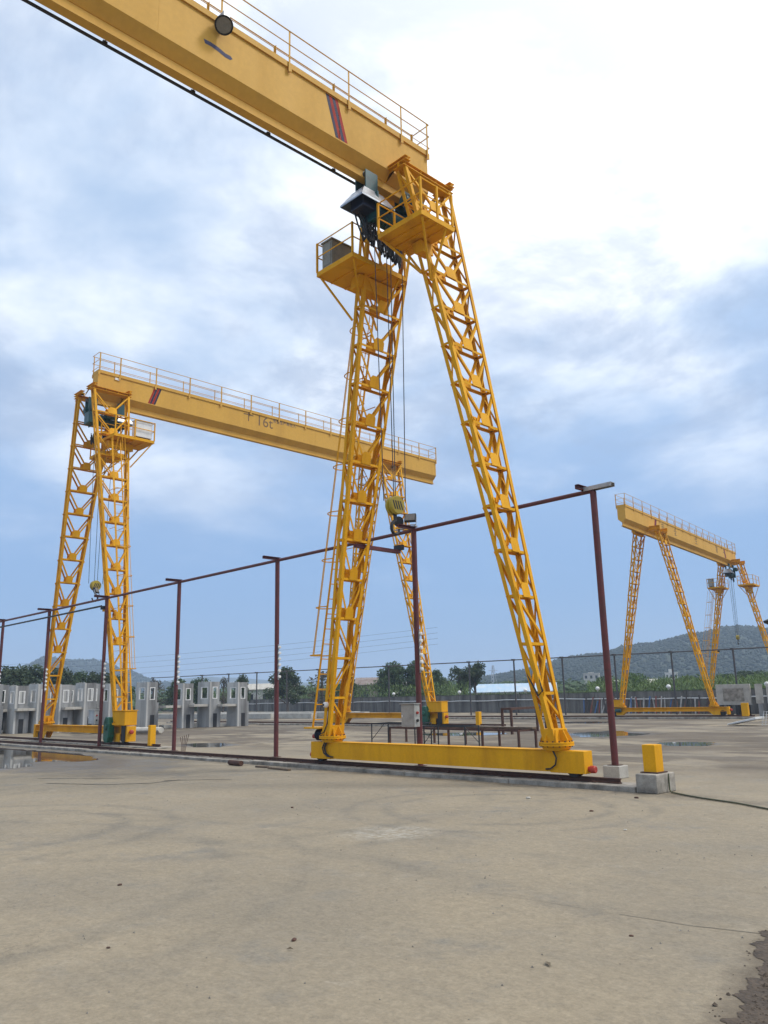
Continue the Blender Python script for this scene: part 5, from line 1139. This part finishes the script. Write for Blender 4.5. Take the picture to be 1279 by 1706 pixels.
hill('hill', HL, 350, 320, HILLG, 8.1, 5000, 3.2, 'hazy woodland on the hill behind the left crane', LEAF_H)
HF = [(-2300, 800, 25), (-2038.7, 1058.6, 48), (-1972.3, 1126.9, 58), (-1917, 1183.9, 66), (-1861.7, 1240.8, 60), (-1795.3, 1309.2, 52), (-1740, 1366.1, 44), (-1600, 1500, 40), (-1300, 1750, 55), (-900, 2000, 45), (-500, 2150, 30)]
hill('hill', HF, 500, 450, HILLG, 5.5, 0, jag=0.4)
# low wooded ground in front of the right hill
rnd = random.Random(77); c = MB(); V, F = c.v, c.f
for k in range(9000):
    u = rnd.random(); D = 145 + 260 * rnd.random() ** 1.2; lat = (-0.02 + 0.62 * u) * D if rnd.random() < .62 else (-0.55 + 0.6 * u) * D
    p = r0 * lat + f0 * D; hh = 3.4 + 2.4 * noise.noise(Vector((p.x * .03, p.y * .03, 1))) + (D - 165) * 0.012
    q_ = Vector((p.x, p.y, hh * rnd.random() ** .5)); s_ = rnd.uniform(.5, 1.5)
    for t in range(5):
        d = Vector((rnd.gauss(0, 1), rnd.gauss(0, 1), rnd.gauss(0, .7))) * s_ * .6; a = rnd.random() * 6.28; uu = Vector((math.cos(a), math.sin(a), rnd.uniform(-.4, .6))) * s_ * .55; vv = Vector((-math.sin(a), math.cos(a), rnd.uniform(-.6, .6))) * s_ * .35; w_ = q_ + d; i0 = len(V)
        V += [tuple(w_ - uu), tuple(w_ - vv), tuple(w_ + uu), tuple(w_ + vv)]; F.append((i0, i0 + 1, i0 + 2, i0 + 3))
stuff(c.build('woodland', LEAF_M), 'low green wood between the boundary wall and the hills', 'woodland')

# ------------------------------------------------------------------ haze
hz_ = MB().box(-2900, 300, -60, 2800, -1.0, 125).build('haze', None); hz_['kind'] = 'stuff'
hm = bpy.data.materials.new('haze'); hm.use_nodes = True; n = hm.node_tree.nodes; n.clear()
pv = n.new('ShaderNodeVolumePrincipled'); pv.inputs['Color'].default_value = (0.62, 0.78, 1.0, 1); pv.inputs['Density'].default_value = 0.0005; pv.inputs['Anisotropy'].default_value = 0.2
out = n.new('ShaderNodeOutputMaterial'); hm.node_tree.links.new(pv.outputs[0], out.inputs['Volume']); hz_.data.materials.append(hm)

sc.render.engine = 'CYCLES'
sc.cycles.max_bounces = 6; sc.cycles.volume_bounces = 1
